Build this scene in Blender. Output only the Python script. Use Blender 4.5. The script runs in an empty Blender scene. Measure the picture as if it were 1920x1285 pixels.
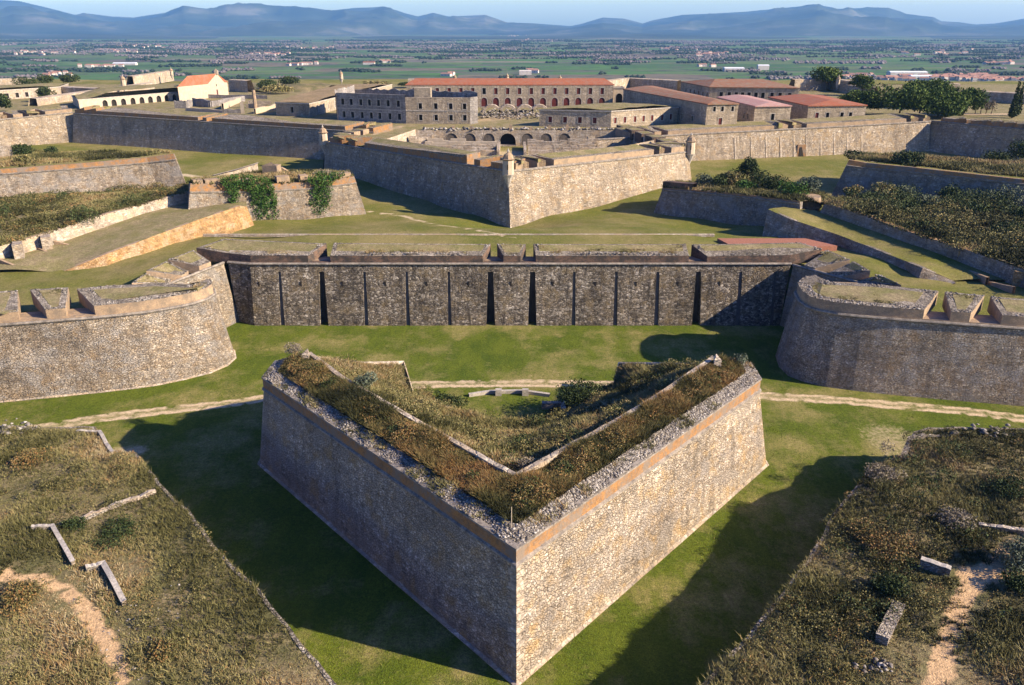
import bpy, math, random
import numpy as np
from mathutils import Vector, Matrix
from mathutils.geometry import delaunay_2d_cdt
random.seed(7)
rng = np.random.default_rng(11)
S = bpy.context.scene
COL = S.collection
# ------------------------------------------------------------------ camera, sky, sun, exposure
FOC, HY, CAMH = 1492.0, 50.0, 50.0
PITCH = math.atan((642.5 - HY) / FOC)
cd = bpy.data.cameras.new('camera'); cam = bpy.data.objects.new('camera', cd); COL.objects.link(cam)
cam.location = (0, 0, CAMH); cam.rotation_euler = (math.pi/2 - PITCH, 0, 0)
cd.sensor_width = 36; cd.lens = 36*FOC/1920; cd.clip_start = .5; cd.clip_end = 120000
S.camera = cam
SUN_AZ, SUN_EL = math.radians(-15.6), math.radians(28)      # direction towards the sun, from +X
w = bpy.data.worlds.new('World'); S.world = w; w.use_nodes = True
nt = w.node_tree
sky = nt.nodes.new('ShaderNodeTexSky'); sky.sky_type = 'NISHITA'; sky.sun_disc = False
sky.sun_elevation = SUN_EL; sky.sun_rotation = math.pi/2 - SUN_AZ
sky.air_density = 1.0; sky.dust_density = 1.6; sky.ozone_density = 2.5
bg = nt.nodes['Background']; bg.inputs[1].default_value = .072
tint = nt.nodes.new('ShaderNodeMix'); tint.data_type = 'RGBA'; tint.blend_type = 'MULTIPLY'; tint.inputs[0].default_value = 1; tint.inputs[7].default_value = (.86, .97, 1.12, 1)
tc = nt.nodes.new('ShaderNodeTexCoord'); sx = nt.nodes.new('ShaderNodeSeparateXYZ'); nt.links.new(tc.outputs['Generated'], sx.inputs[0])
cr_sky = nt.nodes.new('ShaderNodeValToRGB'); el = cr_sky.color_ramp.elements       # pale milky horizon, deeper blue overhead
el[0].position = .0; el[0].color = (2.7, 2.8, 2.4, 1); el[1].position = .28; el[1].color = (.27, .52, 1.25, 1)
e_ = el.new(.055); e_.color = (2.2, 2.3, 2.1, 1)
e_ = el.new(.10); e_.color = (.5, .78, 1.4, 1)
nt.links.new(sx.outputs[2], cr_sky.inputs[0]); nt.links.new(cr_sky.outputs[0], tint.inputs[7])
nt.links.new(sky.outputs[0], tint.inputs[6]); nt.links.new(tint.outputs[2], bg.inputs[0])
sl = bpy.data.lights.new('sun', 'SUN'); sl.energy = 5.0; sl.angle = math.radians(.5); sl.color = (1, .84, .63)
so = bpy.data.objects.new('sun', sl); COL.objects.link(so)
sd = Vector((math.cos(SUN_EL)*math.cos(SUN_AZ), math.cos(SUN_EL)*math.sin(SUN_AZ), math.sin(SUN_EL)))
so.rotation_euler = sd.to_track_quat('Z', 'Y').to_euler(); so.location = sd*300 + Vector((0, 100, 0))
S.view_settings.view_transform = 'Standard'; S.view_settings.look = 'None'
S.view_settings.exposure = 1.2; S.view_settings.gamma = 1; S.view_settings.use_curve_mapping = False
S.render.engine = 'CYCLES'
S.cycles.max_bounces = 4; S.cycles.diffuse_bounces = 1; S.cycles.glossy_bounces = 1; S.cycles.volume_bounces = 0
S.cycles.use_denoising = True
# ------------------------------------------------------------------ measuring helpers: photo pixel + height -> point in the place
def ray(px, py):
    y = -(py - 642.5)/FOC
    return Vector(((px-960)/FOC, math.cos(PITCH) + y*math.sin(PITCH), -math.sin(PITCH) + y*math.cos(PITCH)))
def U(px, py, z):
    r = ray(px, py); t = (z-CAMH)/r.z
    return Vector((r.x*t, r.y*t, z))
def D(px, py, d):
    r = ray(px, py); t = d/r.y
    return Vector((r.x*t, d, CAMH + r.z*t))
def onwall(px, py, path):
    r = ray(px, py); best = None; n = len(path)
    for i in range(n-1):
        a = path[i]; b = path[i+1]; ex, ey = b[0]-a[0], b[1]-a[1]
        den = r.x*ey - r.y*ex
        if abs(den) < 1e-9: continue
        t = (a[0]*ey - a[1]*ex)/den
        s = (a[0]*r.y - a[1]*r.x)/den
        if t <= 0: continue
        lo = -1e9 if i == 0 else 0; hi = 1e9 if i == n-2 else 1
        pen = max(0, -s, s-1)
        if lo-1e-6 <= s <= hi+1e-6 and (best is None or pen < best[0]): best = (pen, t)
    t = best[1]
    return Vector((r.x*t, r.y*t, CAMH + r.z*t))
def P3(l): return [U(*p) for p in l]
def XY(l): return [(p[0], p[1]) for p in l]
# ------------------------------------------------------------------ numpy noise
_tab = rng.random((256, 256))
def vn1(x, y):
    xi = np.floor(x).astype(int); yi = np.floor(y).astype(int); fx = x-xi; fy = y-yi
    fx = fx*fx*(3-2*fx); fy = fy*fy*(3-2*fy)
    a = _tab[xi & 255, yi & 255]; b = _tab[(xi+1) & 255, yi & 255]; c = _tab[xi & 255, (yi+1) & 255]; d = _tab[(xi+1) & 255, (yi+1) & 255]
    return (a*(1-fx)+b*fx)*(1-fy) + (c*(1-fx)+d*fx)*fy
def vn(x, y, s=1.0, o=3):
    x = np.asarray(x, float)/s; y = np.asarray(y, float)/s; r = 0; a = .5; t = 0
    for k in range(o):
        r = r + a*vn1(x*2**k + 17.3*k, y*2**k + 5.1*k); t += a; a *= .5
    return r/t
# ------------------------------------------------------------------ tagging
def tag(o, label=None, cat=None, group=None, kind=None):
    if label: o['label'] = label
    if cat: o['category'] = cat
    if group: o['group'] = group
    if kind: o['kind'] = kind
    return o
def empty(name, loc=(0, 0, 0)):
    o = bpy.data.objects.new(name, None); COL.objects.link(o); o.location = loc; o.empty_display_size = .3
    return o
class MB:
    def __init__(s): s.v = []; s.f = []; s.m = []
    def face(s, pts, m=0):
        i = len(s.v); s.v += [tuple(p) for p in pts]; s.f.append(tuple(range(i, i+len(pts)))); s.m.append(m)
    def loft(s, rows, mats=None):
        for k in range(len(rows)-1):
            A, B = rows[k], rows[k+1]; m = mats[k] if mats else 0
            for i in range(len(A)-1): s.face([A[i], A[i+1], B[i+1], B[i]], m)
    def prism(s, poly, z0, z1=None, mside=0, mtop=0, bottom=False):
        top = [Vector((p[0], p[1], z1 if z1 is not None else p[2])) for p in poly]
        bot = [Vector((p[0], p[1], z0)) for p in poly]
        n = len(poly); ar = sum(poly[i][0]*poly[(i+1) % n][1]-poly[(i+1) % n][0]*poly[i][1] for i in range(n))
        if ar < 0: top.reverse(); bot.reverse()
        for i in range(n): j = (i+1) % n; s.face([bot[i], bot[j], top[j], top[i]], mside)
        s.face(top, mtop)
        if bottom: s.face(bot[::-1], mside)
    def box(s, c, dx, dy, dz, rot=0, m=0):
        cs, sn = math.cos(rot), math.sin(rot)
        pl = [(c[0]+x*cs-y*sn, c[1]+x*sn+y*cs) for x, y in ((-dx/2, -dy/2), (dx/2, -dy/2), (dx/2, dy/2), (-dx/2, dy/2))]
        s.prism(pl, c[2], c[2]+dz, m, m, True)
    def tube(s, pts, rad, n=8, m=0):
        rings = []
        for i, p in enumerate(pts):
            p = Vector(p); q = Vector(pts[min(i+1, len(pts)-1)]) - Vector(pts[max(i-1, 0)]); q.normalize()
            a = q.orthogonal().normalized(); b = q.cross(a)
            rings.append([p + (a*math.cos(2*math.pi*k/n) + b*math.sin(2*math.pi*k/n))*rad[i] for k in range(n)] )
        for A, B in zip(rings, rings[1:]):
            for k in range(n): s.face([A[k], A[(k+1) % n], B[(k+1) % n], B[k]], m)
        s.face(rings[-1], m)
    def build(s, name, mats, parent=None, smooth=False):
        me = bpy.data.meshes.new(name)
        me.from_pydata(s.v, [], s.f)
        for m in (mats if isinstance(mats, (list, tuple)) else [mats]): me.materials.append(m)
        me.polygons.foreach_set('material_index', s.m)
        if smooth: me.polygons.foreach_set('use_smooth', [True]*len(s.f))
        me.update()
        o = bpy.data.objects.new(name, me); COL.objects.link(o)
        if parent: o.parent = parent; o.matrix_parent_inverse = Matrix.Translation(-Vector(parent.location))
        return o
def np_mesh(name, verts, faces, mats, attrs=None, parent=None, midx=None):
    me = bpy.data.meshes.new(name); k = faces.shape[1]
    me.vertices.add(len(verts)); me.vertices.foreach_set('co', np.ascontiguousarray(verts, dtype=np.float32).ravel())
    me.loops.add(faces.size); me.loops.foreach_set('vertex_index', np.ascontiguousarray(faces, dtype=np.int32).ravel())
    me.polygons.add(len(faces)); me.polygons.foreach_set('loop_start', np.arange(0, faces.size, k, dtype=np.int32))
    me.update(calc_edges=True)
    for m in mats: me.materials.append(m)
    if midx is not None: me.polygons.foreach_set('material_index', np.ascontiguousarray(midx, dtype=np.int32))
    for n, (dom, arr) in (attrs or {}).items():
        a = me.attributes.new(n, 'FLOAT', dom); a.data.foreach_set('value', np.ascontiguousarray(arr, dtype=np.float32))
    o = bpy.data.objects.new(name, me); COL.objects.link(o)
    if parent: o.parent = parent; o.matrix_parent_inverse = Matrix.Translation(-Vector(parent.location))
    return o
# ------------------------------------------------------------------ materials
def newmat(name, rough=.95, spec=.15):
    m = bpy.data.materials.new(name); m.use_nodes = True; t = m.node_tree
    b = t.nodes['Principled BSDF']; b.inputs['Roughness'].default_value = rough; b.inputs['Specular IOR Level'].default_value = spec
    return m, t, b
def N(t, typ, **kw):
    n = t.nodes.new(typ)
    for k, v in kw.items():
        if k in n.inputs.keys(): n.inputs[k].default_value = v
        else: setattr(n, k, v)
    return n
def ramp(t, src, stops, interp='LINEAR'):
    r = t.nodes.new('ShaderNodeValToRGB'); r.color_ramp.interpolation = interp
    el = r.color_ramp.elements
    while len(el) < len(stops): el.new(.5)
    for e, (p, c) in zip(el, stops): e.position = p; e.color = (*c, 1) if len(c) == 3 else c
    t.links.new(src, r.inputs[0]); return r.outputs[0]
def g(v): return (v, v, v)
def mix(t, a, b, fac, mode='MIX'):
    n = t.nodes.new('ShaderNodeMix'); n.data_type = 'RGBA'; n.blend_type = mode
    for i, v in ((6, a), (7, b)):
        if isinstance(v, tuple): n.inputs[i].default_value = (*v, 1)
        else: t.links.new(v, n.inputs[i])
    if isinstance(fac, (int, float)): n.inputs[0].default_value = fac
    else: t.links.new(fac, n.inputs[0])
    return n.outputs[2]
def pos(t, sc=(1, 1, 1), warp=0, wscale=1):
    ge = N(t, 'ShaderNodeNewGeometry'); mp = N(t, 'ShaderNodeMapping'); mp.inputs['Scale'].default_value = sc
    src = ge.outputs['Position']
    if warp:
        no = N(t, 'ShaderNodeTexNoise', Scale=wscale, Detail=2.0); t.links.new(src, no.inputs['Vector'])
        vm = N(t, 'ShaderNodeVectorMath', operation='MULTIPLY_ADD'); t.links.new(no.outputs['Color'], vm.inputs[0])
        vm.inputs[1].default_value = (warp,)*3; t.links.new(src, vm.inputs[2]); src = vm.outputs[0]
    t.links.new(src, mp.inputs[0]); return mp.outputs[0]
def noise(t, vec, scale, detail=3.0, rough=.6):
    n = N(t, 'ShaderNodeTexNoise', Scale=scale, Detail=detail, Roughness=rough); t.links.new(vec, n.inputs['Vector']); return n.outputs['Fac']
def bump(t, b, h, dist=.1, strength=1.0):
    n = N(t, 'ShaderNodeBump', Strength=strength, Distance=dist); t.links.new(h, n.inputs['Height']); t.links.new(n.outputs[0], b.inputs['Normal'])
def rubble(name, stones, mortar, scale=1.7, flat=1.9, stain=None, stain_amt=.5, patch=None, bd=.12, warm=None, streak=.8, jt=.42):
    """random rubble masonry: every stone its own tone, mortar joints, rain streaks, lichen patches"""
    m, t, b = newmat(name)
    v = pos(t, (scale, scale, scale*flat), .32, 2.2)
    vo = N(t, 'ShaderNodeTexVoronoi', Scale=1.0); t.links.new(v, vo.inputs['Vector'])
    ve = N(t, 'ShaderNodeTexVoronoi', Scale=1.0, feature='DISTANCE_TO_EDGE'); t.links.new(v, ve.inputs['Vector'])
    sep = N(t, 'ShaderNodeSeparateColor'); t.links.new(vo.outputs['Color'], sep.inputs[0])
    n = len(stones); c = ramp(t, sep.outputs[0], [(i/n, s) for i, s in enumerate(stones)], 'CONSTANT')
    v2 = N(t, 'ShaderNodeTexVoronoi', Scale=2.6); t.links.new(v, v2.inputs['Vector']); sp2 = N(t, 'ShaderNodeSeparateColor'); t.links.new(v2.outputs['Color'], sp2.inputs[0])
    c = mix(t, c, ramp(t, sp2.outputs[1], [(i/n, s) for i, s in enumerate(stones)], 'CONSTANT'), .38)
    p = pos(t)
    big = noise(t, p, .12, 4); mid = noise(t, p, .55, 4); fine = noise(t, p, 5, 3)
    c = mix(t, c, ramp(t, big, [(.32, g(.55)), (.5, g(1)), (.68, g(1.3))]), .8, 'MULTIPLY')
    c = mix(t, c, ramp(t, fine, [(.3, g(.65)), (.7, g(1.25))]), .7, 'MULTIPLY')
    c = mix(t, c, ramp(t, noise(t, pos(t, (1, 1, 1.4)), 1.1, 6, .8), [(.36, g(.55)), (.5, g(1)), (.64, g(1.4))]), .85, 'MULTIPLY')
    c = mix(t, c, ramp(t, noise(t, pos(t, (.12, .12, 2.2)), 1, 4, .75), [(.36, g(.72)), (.62, g(1.22))]), .75, 'MULTIPLY')
    c = mix(t, c, ramp(t, noise(t, pos(t, (.9, .9, .10)), 1, 5, .75), [(.36, g(1.2)), (.5, g(1)), (.66, g(.55))]), .6, 'MULTIPLY')
    if warm: c = mix(t, c, warm, ramp(t, mid, [(.5, g(0)), (.66, g(.75))]))
    if patch:
        mid2 = noise(t, pos(t, (1, 1, 1.5)), .3, 5, .7); c = mix(t, c, patch, ramp(t, mid2, [(.5, g(0)), (.6, g(.7))]))
    if stain:
        st = noise(t, pos(t, (1.0, 1.0, .07)), streak, 4, .7)
        c = mix(t, c, stain, ramp(t, st, [(.48, g(0)), (.68, g(stain_amt))]))
    joint = ramp(t, ve.outputs['Distance'], [(.01, g(jt)), (.12, g(0))])
    c = mix(t, c, mortar, joint)
    t.links.new(c, b.inputs['Base Color'])
    h = N(t, 'ShaderNodeMath', operation='MULTIPLY_ADD'); t.links.new(sep.outputs[1], h.inputs[0]); h.inputs[1].default_value = .5
    t.links.new(ramp(t, ve.outputs['Distance'], [(0, g(0)), (.15, g(1))]), h.inputs[2])
    bump(t, b, h.outputs[0], bd)
    return m
def ground(name, greens, straws, lo=.42, hi=.58, sc=.06, dirt=(.34, .25, .15), bd=.25, fine=1.6):
    """grass with straw-coloured patches; the mesh attribute 'dirt' (trodden earth) blends in bare soil"""
    m, t, b = newmat(name)
    p = pos(t)
    a = noise(t, p, sc, 6, .68); f = noise(t, p, fine, 4, .7); f2 = noise(t, p, 7, 3, .7); q = noise(t, pos(t, (1, .45, 1)), .35, 5, .7)
    c1 = mix(t, greens[0], greens[1], ramp(t, q, [(.38, g(0)), (.62, g(1))]))
    c2 = mix(t, straws[0], straws[1], ramp(t, f, [(.4, g(0)), (.6, g(1))]))
    s = N(t, 'ShaderNodeMath', operation='MULTIPLY_ADD'); t.links.new(q, s.inputs[0]); s.inputs[1].default_value = .45; t.links.new(a, s.inputs[2])
    s2 = N(t, 'ShaderNodeMath', operation='MULTIPLY_ADD'); t.links.new(f, s2.inputs[0]); s2.inputs[1].default_value = .3; t.links.new(s.outputs[0], s2.inputs[2])
    c = mix(t, c1, c2, ramp(t, s2.outputs[0], [(lo+.375, g(0)), (hi+.375, g(1))]))
    c = mix(t, c, ramp(t, f2, [(.3, g(.5)), (.7, g(1.45))]), .85, 'MULTIPLY')
    at = N(t, 'ShaderNodeAttribute', attribute_name='dirt')
    e = N(t, 'ShaderNodeMath', operation='MULTIPLY_ADD'); t.links.new(f, e.inputs[0]); e.inputs[1].default_value = .5; t.links.new(at.outputs['Fac'], e.inputs[2])
    dc = mix(t, dirt, tuple(x*1.45 for x in dirt), ramp(t, f2, [(.35, g(0)), (.65, g(1))]))
    c = mix(t, c, dc, ramp(t, e.outputs[0], [(.66, g(0)), (.95, g(1))]))
    c = mix(t, c, ramp(t, noise(t, p, 2.6, 5, .85), [(.34, g(.5)), (.66, g(1.5))]), .75, 'MULTIPLY')
    t.links.new(c, b.inputs['Base Color'])
    bump(t, b, f2, bd, .6)
    return m
def simple(name, c1, c2, scale=2, rough=.9, bd=.03, stretch=(1, 1, 1), dark=None):
    m, t, b = newmat(name, rough)
    f = noise(t, pos(t, stretch), scale, 5, .7)
    c = mix(t, c1, c2, ramp(t, f, [(.35, g(0)), (.65, g(1))]))
    if scale > 1: c = mix(t, c, ramp(t, noise(t, pos(t, (1, 1, 1.8)), 6, 4, .8), [(.34, g(.55)), (.66, g(1.4))]), .8, 'MULTIPLY')
    if dark:
        f3 = noise(t, pos(t), .45, 6, .78); c = mix(t, c, dark, ramp(t, f3, [(.45, g(0)), (.58, g(.85))]))
    t.links.new(c, b.inputs['Base Color']); bump(t, b, f, bd)
    return m
def leafy(name, stops, rough=.8, trans=0):
    """foliage or dry stems: the per-leaf attribute 't' picks the tone"""
    m, t, b = newmat(name, rough, .2)
    at = N(t, 'ShaderNodeAttribute', attribute_name='t')
    c = ramp(t, at.outputs['Fac'], stops)
    t.links.new(c, b.inputs['Base Color']); return m
CREAM = [(.46, .37, .26), (.35, .28, .20), (.52, .43, .32), (.42, .33, .23), (.24, .19, .14), (.58, .50, .39), (.43, .32, .20), (.37, .30, .22)]
GREY = [(.22, .20, .18), (.16, .15, .14), (.30, .28, .25), (.20, .175, .15), (.12, .115, .11), (.36, .34, .31), (.24, .21, .175), (.18, .17, .16)]
M = {}
M['ravelin'] = rubble('ravelin_rubble_masonry', CREAM, (.17, .13, .09), 2.9, 1.5, (.16, .13, .10), .4, (.36, .31, .25), .10, (.46, .30, .13))
M['bastion'] = rubble('bastion_rubble_masonry', [tuple(x*.95 for x in c) for c in CREAM], (.17, .135, .10), 2.4, 2.3, (.12, .105, .09), .45, (.36, .33, .29), .14, (.33, .23, .13))
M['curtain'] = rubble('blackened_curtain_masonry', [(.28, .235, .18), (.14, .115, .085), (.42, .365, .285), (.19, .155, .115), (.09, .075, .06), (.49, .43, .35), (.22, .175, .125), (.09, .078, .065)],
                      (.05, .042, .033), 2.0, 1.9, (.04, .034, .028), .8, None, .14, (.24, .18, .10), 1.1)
M['far_wall'] = rubble('main_wall_masonry', [tuple(x*1.0 for x in c) for c in CREAM], (.24, .19, .14), 1.6, 1.7, (.15, .12, .09), .55, (.36, .29, .20), .12, (.40, .27, .13), .5)
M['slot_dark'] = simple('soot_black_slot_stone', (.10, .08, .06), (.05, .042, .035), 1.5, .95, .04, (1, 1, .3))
M['slot_shade'] = simple('slot_shade_stone', (.15, .13, .11), (.085, .075, .065), 1.5, .95, .04, (1, 1, .4))  # grey colour painted to stand in for the shadow in the narrow slots
M['orange_wall'] = rubble('orange_rendered_rubble', [(.42, .25, .10), (.34, .19, .075), (.46, .30, .14), (.38, .23, .10)], (.33, .20, .09), 2.2, 1.5, (.28, .17, .08), .4, (.50, .38, .24), .1)
M['pale_wall'] = rubble('pale_ashlar', [(.46, .38, .28), (.40, .33, .25), (.52, .45, .35), (.36, .29, .21)], (.28, .22, .16), 1.3, 2, (.22, .16, .11), .5, (.47, .34, .20), .06)
M['brick'] = simple('weathered_orange_brick', (.38, .185, .06), (.20, .125, .07), 1.5, .95, .1, (1, 1, .8), (.20, .165, .13))
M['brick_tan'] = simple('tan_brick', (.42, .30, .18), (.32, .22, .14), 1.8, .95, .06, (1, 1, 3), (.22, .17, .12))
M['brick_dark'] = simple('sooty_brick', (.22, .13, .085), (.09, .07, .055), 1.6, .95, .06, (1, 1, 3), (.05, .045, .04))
M['coping'] = simple('pale_coping_stone', (.50, .44, .36), (.30, .27, .23), 1.5, .9, .04)
M['cordon'] = simple('cordon_stone', (.34, .29, .23), (.14, .12, .10), 1.2, .9, .04)
M['gravel'] = rubble('loose_stone_bed', [(.38, .33, .26), (.24, .20, .155), (.46, .40, .32), (.15, .125, .10), (.31, .255, .18), (.40, .34, .26)], (.08, .07, .055), 3.2, 1, None, .5, None, .2)
M['turf'] = ground('dry_turf', ((.20, .17, .065), (.15, .15, .05)), ((.31, .25, .13), (.22, .17, .09)), .38, .6, .25, bd=.2)
M['turf_brown'] = ground('brown_roof_turf', ((.22, .165, .085), (.19, .14, .065)), ((.32, .235, .13), (.26, .18, .095)), .38, .6, .12, bd=.2)
M['grass'] = ground('moat_grass', ((.105, .13, .012), (.060, .090, .007)), ((.27, .22, .085), (.17, .165, .038)), .47, .70, .07, (.46, .35, .22))
M['grass_far'] = ground('field_grass', ((.145, .14, .026), (.10, .12, .014)), ((.27, .215, .085), (.21, .175, .058)), .40, .62, .045, (.42, .33, .20))
M['scrub_soil'] = ground('scrubby_soil', ((.13, .12, .045), (.09, .085, .035)), ((.28, .22, .11), (.19, .145, .075)), .4, .6, .12, (.44, .29, .15))
M['red_pave'] = simple('red_paving', (.36, .15, .09), (.26, .12, .08), 3, .9, .01)
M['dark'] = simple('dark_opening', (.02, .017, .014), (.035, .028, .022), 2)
M['court_shade'] = simple('painted_arch_shade', (.16, .13, .10), (.08, .065, .05), 1.2)  # brown sheet colour painted in place of the soft shade inside the arches
M['tile'] = simple('red_roof_tiles', (.38, .125, .06), (.25, .085, .045), 1.6, .9, .05, (1, 1, 1), (.28, .14, .09))
M['tile_old'] = simple('old_brown_tiles', (.30, .12, .06), (.20, .11, .065), .8, .9, .05, (1, 1, 1), (.24, .18, .12))
M['tile_pink'] = simple('pink_roof_tiles', (.46, .24, .20), (.36, .19, .16), 1.2, .9, .05, (1, 1, 1), (.40, .28, .23))
M['plaster'] = rubble('castle_building_masonry', [(.40, .32, .22), (.34, .27, .19), (.45, .37, .27), (.30, .24, .17)], (.30, .24, .17), 1.0, 1.6, (.16, .13, .10), .45, (.33, .27, .19), .05)
M['plaster_grey'] = rubble('grey_building_masonry', [(.28, .25, .23), (.22, .20, .18), (.33, .30, .27), (.25, .22, .19)], (.2, .18, .16), 1.0, 1.6, (.11, .10, .09), .5, None, .05)
M['white'] = simple('whitewashed_plaster', (.50, .41, .295), (.40, .32, .22), .8, .9, .02)
M['shutter'] = simple('maroon_shutter', (.14, .03, .025), (.09, .025, .02), 2)
M['bark'] = simple('bark', (.12, .085, .06), (.07, .05, .04), 4, .95, .05)
SCRUB = [(0, (.030, .032, .010)), (.22, (.075, .07, .022)), (.45, (.17, .155, .055)), (.68, (.28, .235, .10)), (.86, (.25, .14, .055)), (1, (.44, .36, .20))]
M['scrub'] = leafy('dry_scrub', SCRUB)
M['scrub_rust'] = leafy('rusty_scrub', [(0, (.03, .032, .012)), (.25, (.09, .085, .028)), (.5, (.20, .15, .055)), (.75, (.26, .125, .042)), (1, (.38, .28, .14))])
M['bushy'] = leafy('green_bush_leaves', [(0, (.010, .018, .006)), (.4, (.028, .045, .012)), (.75, (.065, .085, .025)), (1, (.12, .13, .055))])
M['ivy'] = leafy('ivy_leaves', [(0, (.018, .045, .008)), (.5, (.045, .10, .015)), (1, (.10, .17, .035))])
M['olive'] = leafy('olive_leaves', [(0, (.05, .06, .035)), (.5, (.11, .13, .08)), (1, (.20, .22, .15))])
M['pine'] = leafy('pine_needles', [(0, (.014, .030, .006)), (.5, (.060, .095, .014)), (1, (.15, .19, .03))])
M['twig'] = leafy('bare_twigs', [(0, (.13, .105, .075)), (1, (.31, .26, .18))])
M['rock'] = leafy('loose_stone', [(0, (.08, .07, .06)), (.5, (.21, .18, .15)), (.85, (.33, .295, .25)), (1, (.46, .42, .36))], .9)
# ------------------------------------------------------------------ terrain patches
def seg_dist(X, Y, pl):
    d = np.full(X.shape, 1e9)
    for (ax, ay), (bx, by) in zip(pl, pl[1:]):
        ex, ey = bx-ax, by-ay; L = ex*ex+ey*ey+1e-9
        s = np.clip(((X-ax)*ex+(Y-ay)*ey)/L, 0, 1)
        d = np.minimum(d, np.hypot(X-ax-s*ex, Y-ay-s*ey))
    return d
def inpoly(X, Y, poly):
    r = np.zeros(X.shape, bool); n = len(poly)
    for i in range(n):
        x1, y1 = poly[i][0], poly[i][1]; x2, y2 = poly[(i+1) % n][0], poly[(i+1) % n][1]
        c = ((y1 > Y) != (y2 > Y)) & (X < (x2-x1)*(Y-y1)/(y2-y1+1e-12)+x1)
        r ^= c
    return r
def terrain(name, bound, ctrl, step, mat, amp=.0, ns=4, dirt=(), parent=None, holes=(), power=3, kind='structure', bumps=(), keepz=False):
    """a sheet inside the polygon `bound`, its height blended from control points (x, y, z)"""
    C = np.array([tuple(c) for c in ctrl], float)
    def zf(x, y, nz=True):
        x = np.asarray(x, float); y = np.asarray(y, float)
        d2 = (x[..., None]-C[:, 0])**2 + (y[..., None]-C[:, 1])**2 + .3
        wt = d2**(-power/2); z = (wt*C[:, 2]).sum(-1)/wt.sum(-1)
        if amp and nz: z = z + amp*(vn(x+300, y+300, ns, 4)-.5)*2
        for bx, by, br, bh in bumps: z = z + bh*np.exp(-((x-bx)**2+(y-by)**2)/br**2)
        return z
    b2 = []; n = len(bound)
    for i in range(n):
        a = Vector(bound[i][:2]); c = Vector(bound[(i+1) % n][:2]); k = max(1, int((c-a).length/step/1.5))
        for j in range(k): b2.append(tuple(a.lerp(c, j/k)))
    xs = [p[0] for p in b2]; ys = [p[1] for p in b2]
    X, Y = np.meshgrid(np.arange(min(xs), max(xs), step), np.arange(min(ys), max(ys), step))
    X = X.ravel() + rng.uniform(-.3, .3, X.size)*step; Y = Y.ravel() + rng.uniform(-.3, .3, Y.size)*step
    ok = inpoly(X, Y, b2) & (seg_dist(X, Y, b2+[b2[0]]) > step*.35)
    pts = [Vector(p) for p in b2] + [Vector((a, b)) for a, b in zip(X[ok], Y[ok])]
    nb = len(b2); ed = [(i, (i+1) % nb) for i in range(nb)]
    for h in holes:
        s0 = len(pts); pts += [Vector(p[:2]) for p in h]; ed += [(s0+i, s0+(i+1) % len(h)) for i in range(len(h))]
    V, _, F, _, _, _ = delaunay_2d_cdt(pts, ed, [], 1, 1e-4)
    V = np.array([tuple(v) for v in V]); F = np.array([f for f in F if len(f) == 3])
    cx = V[F].mean(1)
    for h in holes: F = F[~inpoly(cx[:, 0], cx[:, 1], h)]; cx = V[F].mean(1)
    F = F[inpoly(cx[:, 0], cx[:, 1], b2)]
    a, b, c = V[F[:, 0]], V[F[:, 1]], V[F[:, 2]]
    fl = ((b-a)[:, 0]*(c-a)[:, 1]-(b-a)[:, 1]*(c-a)[:, 0]) < 0; F[fl] = F[fl][:, ::-1]
    Z = zf(V[:, 0], V[:, 1]); DV = np.zeros(len(V))
    for pl, wd, am in dirt:
        q = seg_dist(V[:, 0], V[:, 1], pl); DV = np.maximum(DV, am*np.clip(1.3-q/wd*.8, 0, 1))
    VV = np.c_[V, Z]
    o = np_mesh(name, VV, F, [mat], {'dirt': ('POINT', DV)}, parent)
    if not parent and kind: o['kind'] = kind
    o_data = dict(o=o, z=zf, V=VV, F=F, D=DV)
    return o_data
def sample(T, n, mask=None, dmax=.3):
    V, F = T['V'], T['F']; a, b, c = V[F[:, 0]], V[F[:, 1]], V[F[:, 2]]
    ar = .5*np.linalg.norm(np.cross(b-a, c-a), axis=1); i = rng.choice(len(F), n, p=ar/ar.sum())
    r1 = np.sqrt(rng.random(n)); r2 = rng.random(n)
    P = a[i]*(1-r1)[:, None] + b[i]*(r1*(1-r2))[:, None] + c[i]*(r1*r2)[:, None]
    dv = T['D'][F[i, 0]]
    k = dv <= dmax
    if mask is not None: k &= mask(P[:, 0], P[:, 1])
    return P[k]
def tufts(name, P, h, wd, blades, mat, tscale=6, clump=3.5, parent=None, lean=.6, tb=0.0, tfun=None, hfun=None):
    """grass and scrub: every blade a small triangle; height and tone follow clumps"""
    n = len(P); cl = vn(P[:, 0]+50, P[:, 1]+90, clump, 3); cl = np.clip((cl-.3)/.4, 0, 1)
    tone = vn(P[:, 0]+900, P[:, 1]+10, tscale, 4); tone = np.clip((tone-.5)*2.1+.5, 0, 1)
    P = np.repeat(P, blades, 0); cl = np.repeat(cl, blades); tone = np.repeat(tone, blades); k = len(P)
    hh = h*(.35+.9*cl)*rng.uniform(.5, 1.3, k)
    if hfun is not None: hh = hh*hfun(P[:, 0], P[:, 1])
    base = P + np.c_[rng.normal(0, wd*1.2, (k, 2)), -.05*np.ones(k)]
    an = rng.uniform(0, 2*np.pi, k); dr = np.c_[np.cos(an), np.sin(an), np.zeros(k)]*(wd*rng.uniform(.4, .8, k))[:, None]
    ln = rng.normal(0, lean, (k, 2))*hh[:, None]
    top = base + np.c_[ln, hh]
    V = np.empty((k, 3, 3)); V[:, 0] = base-dr; V[:, 1] = base+dr; V[:, 2] = top
    t = tone*.85 + rng.normal(.04, .12, k) + tb
    if tfun is not None: t = t + tfun(P[:, 0], P[:, 1])
    t = np.clip(t, 0, 1)
    F = np.arange(k*3).reshape(-1, 3)
    return np_mesh(name, V.reshape(-1, 3), F, [mat], {'t': ('FACE', t)}, parent)
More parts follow.
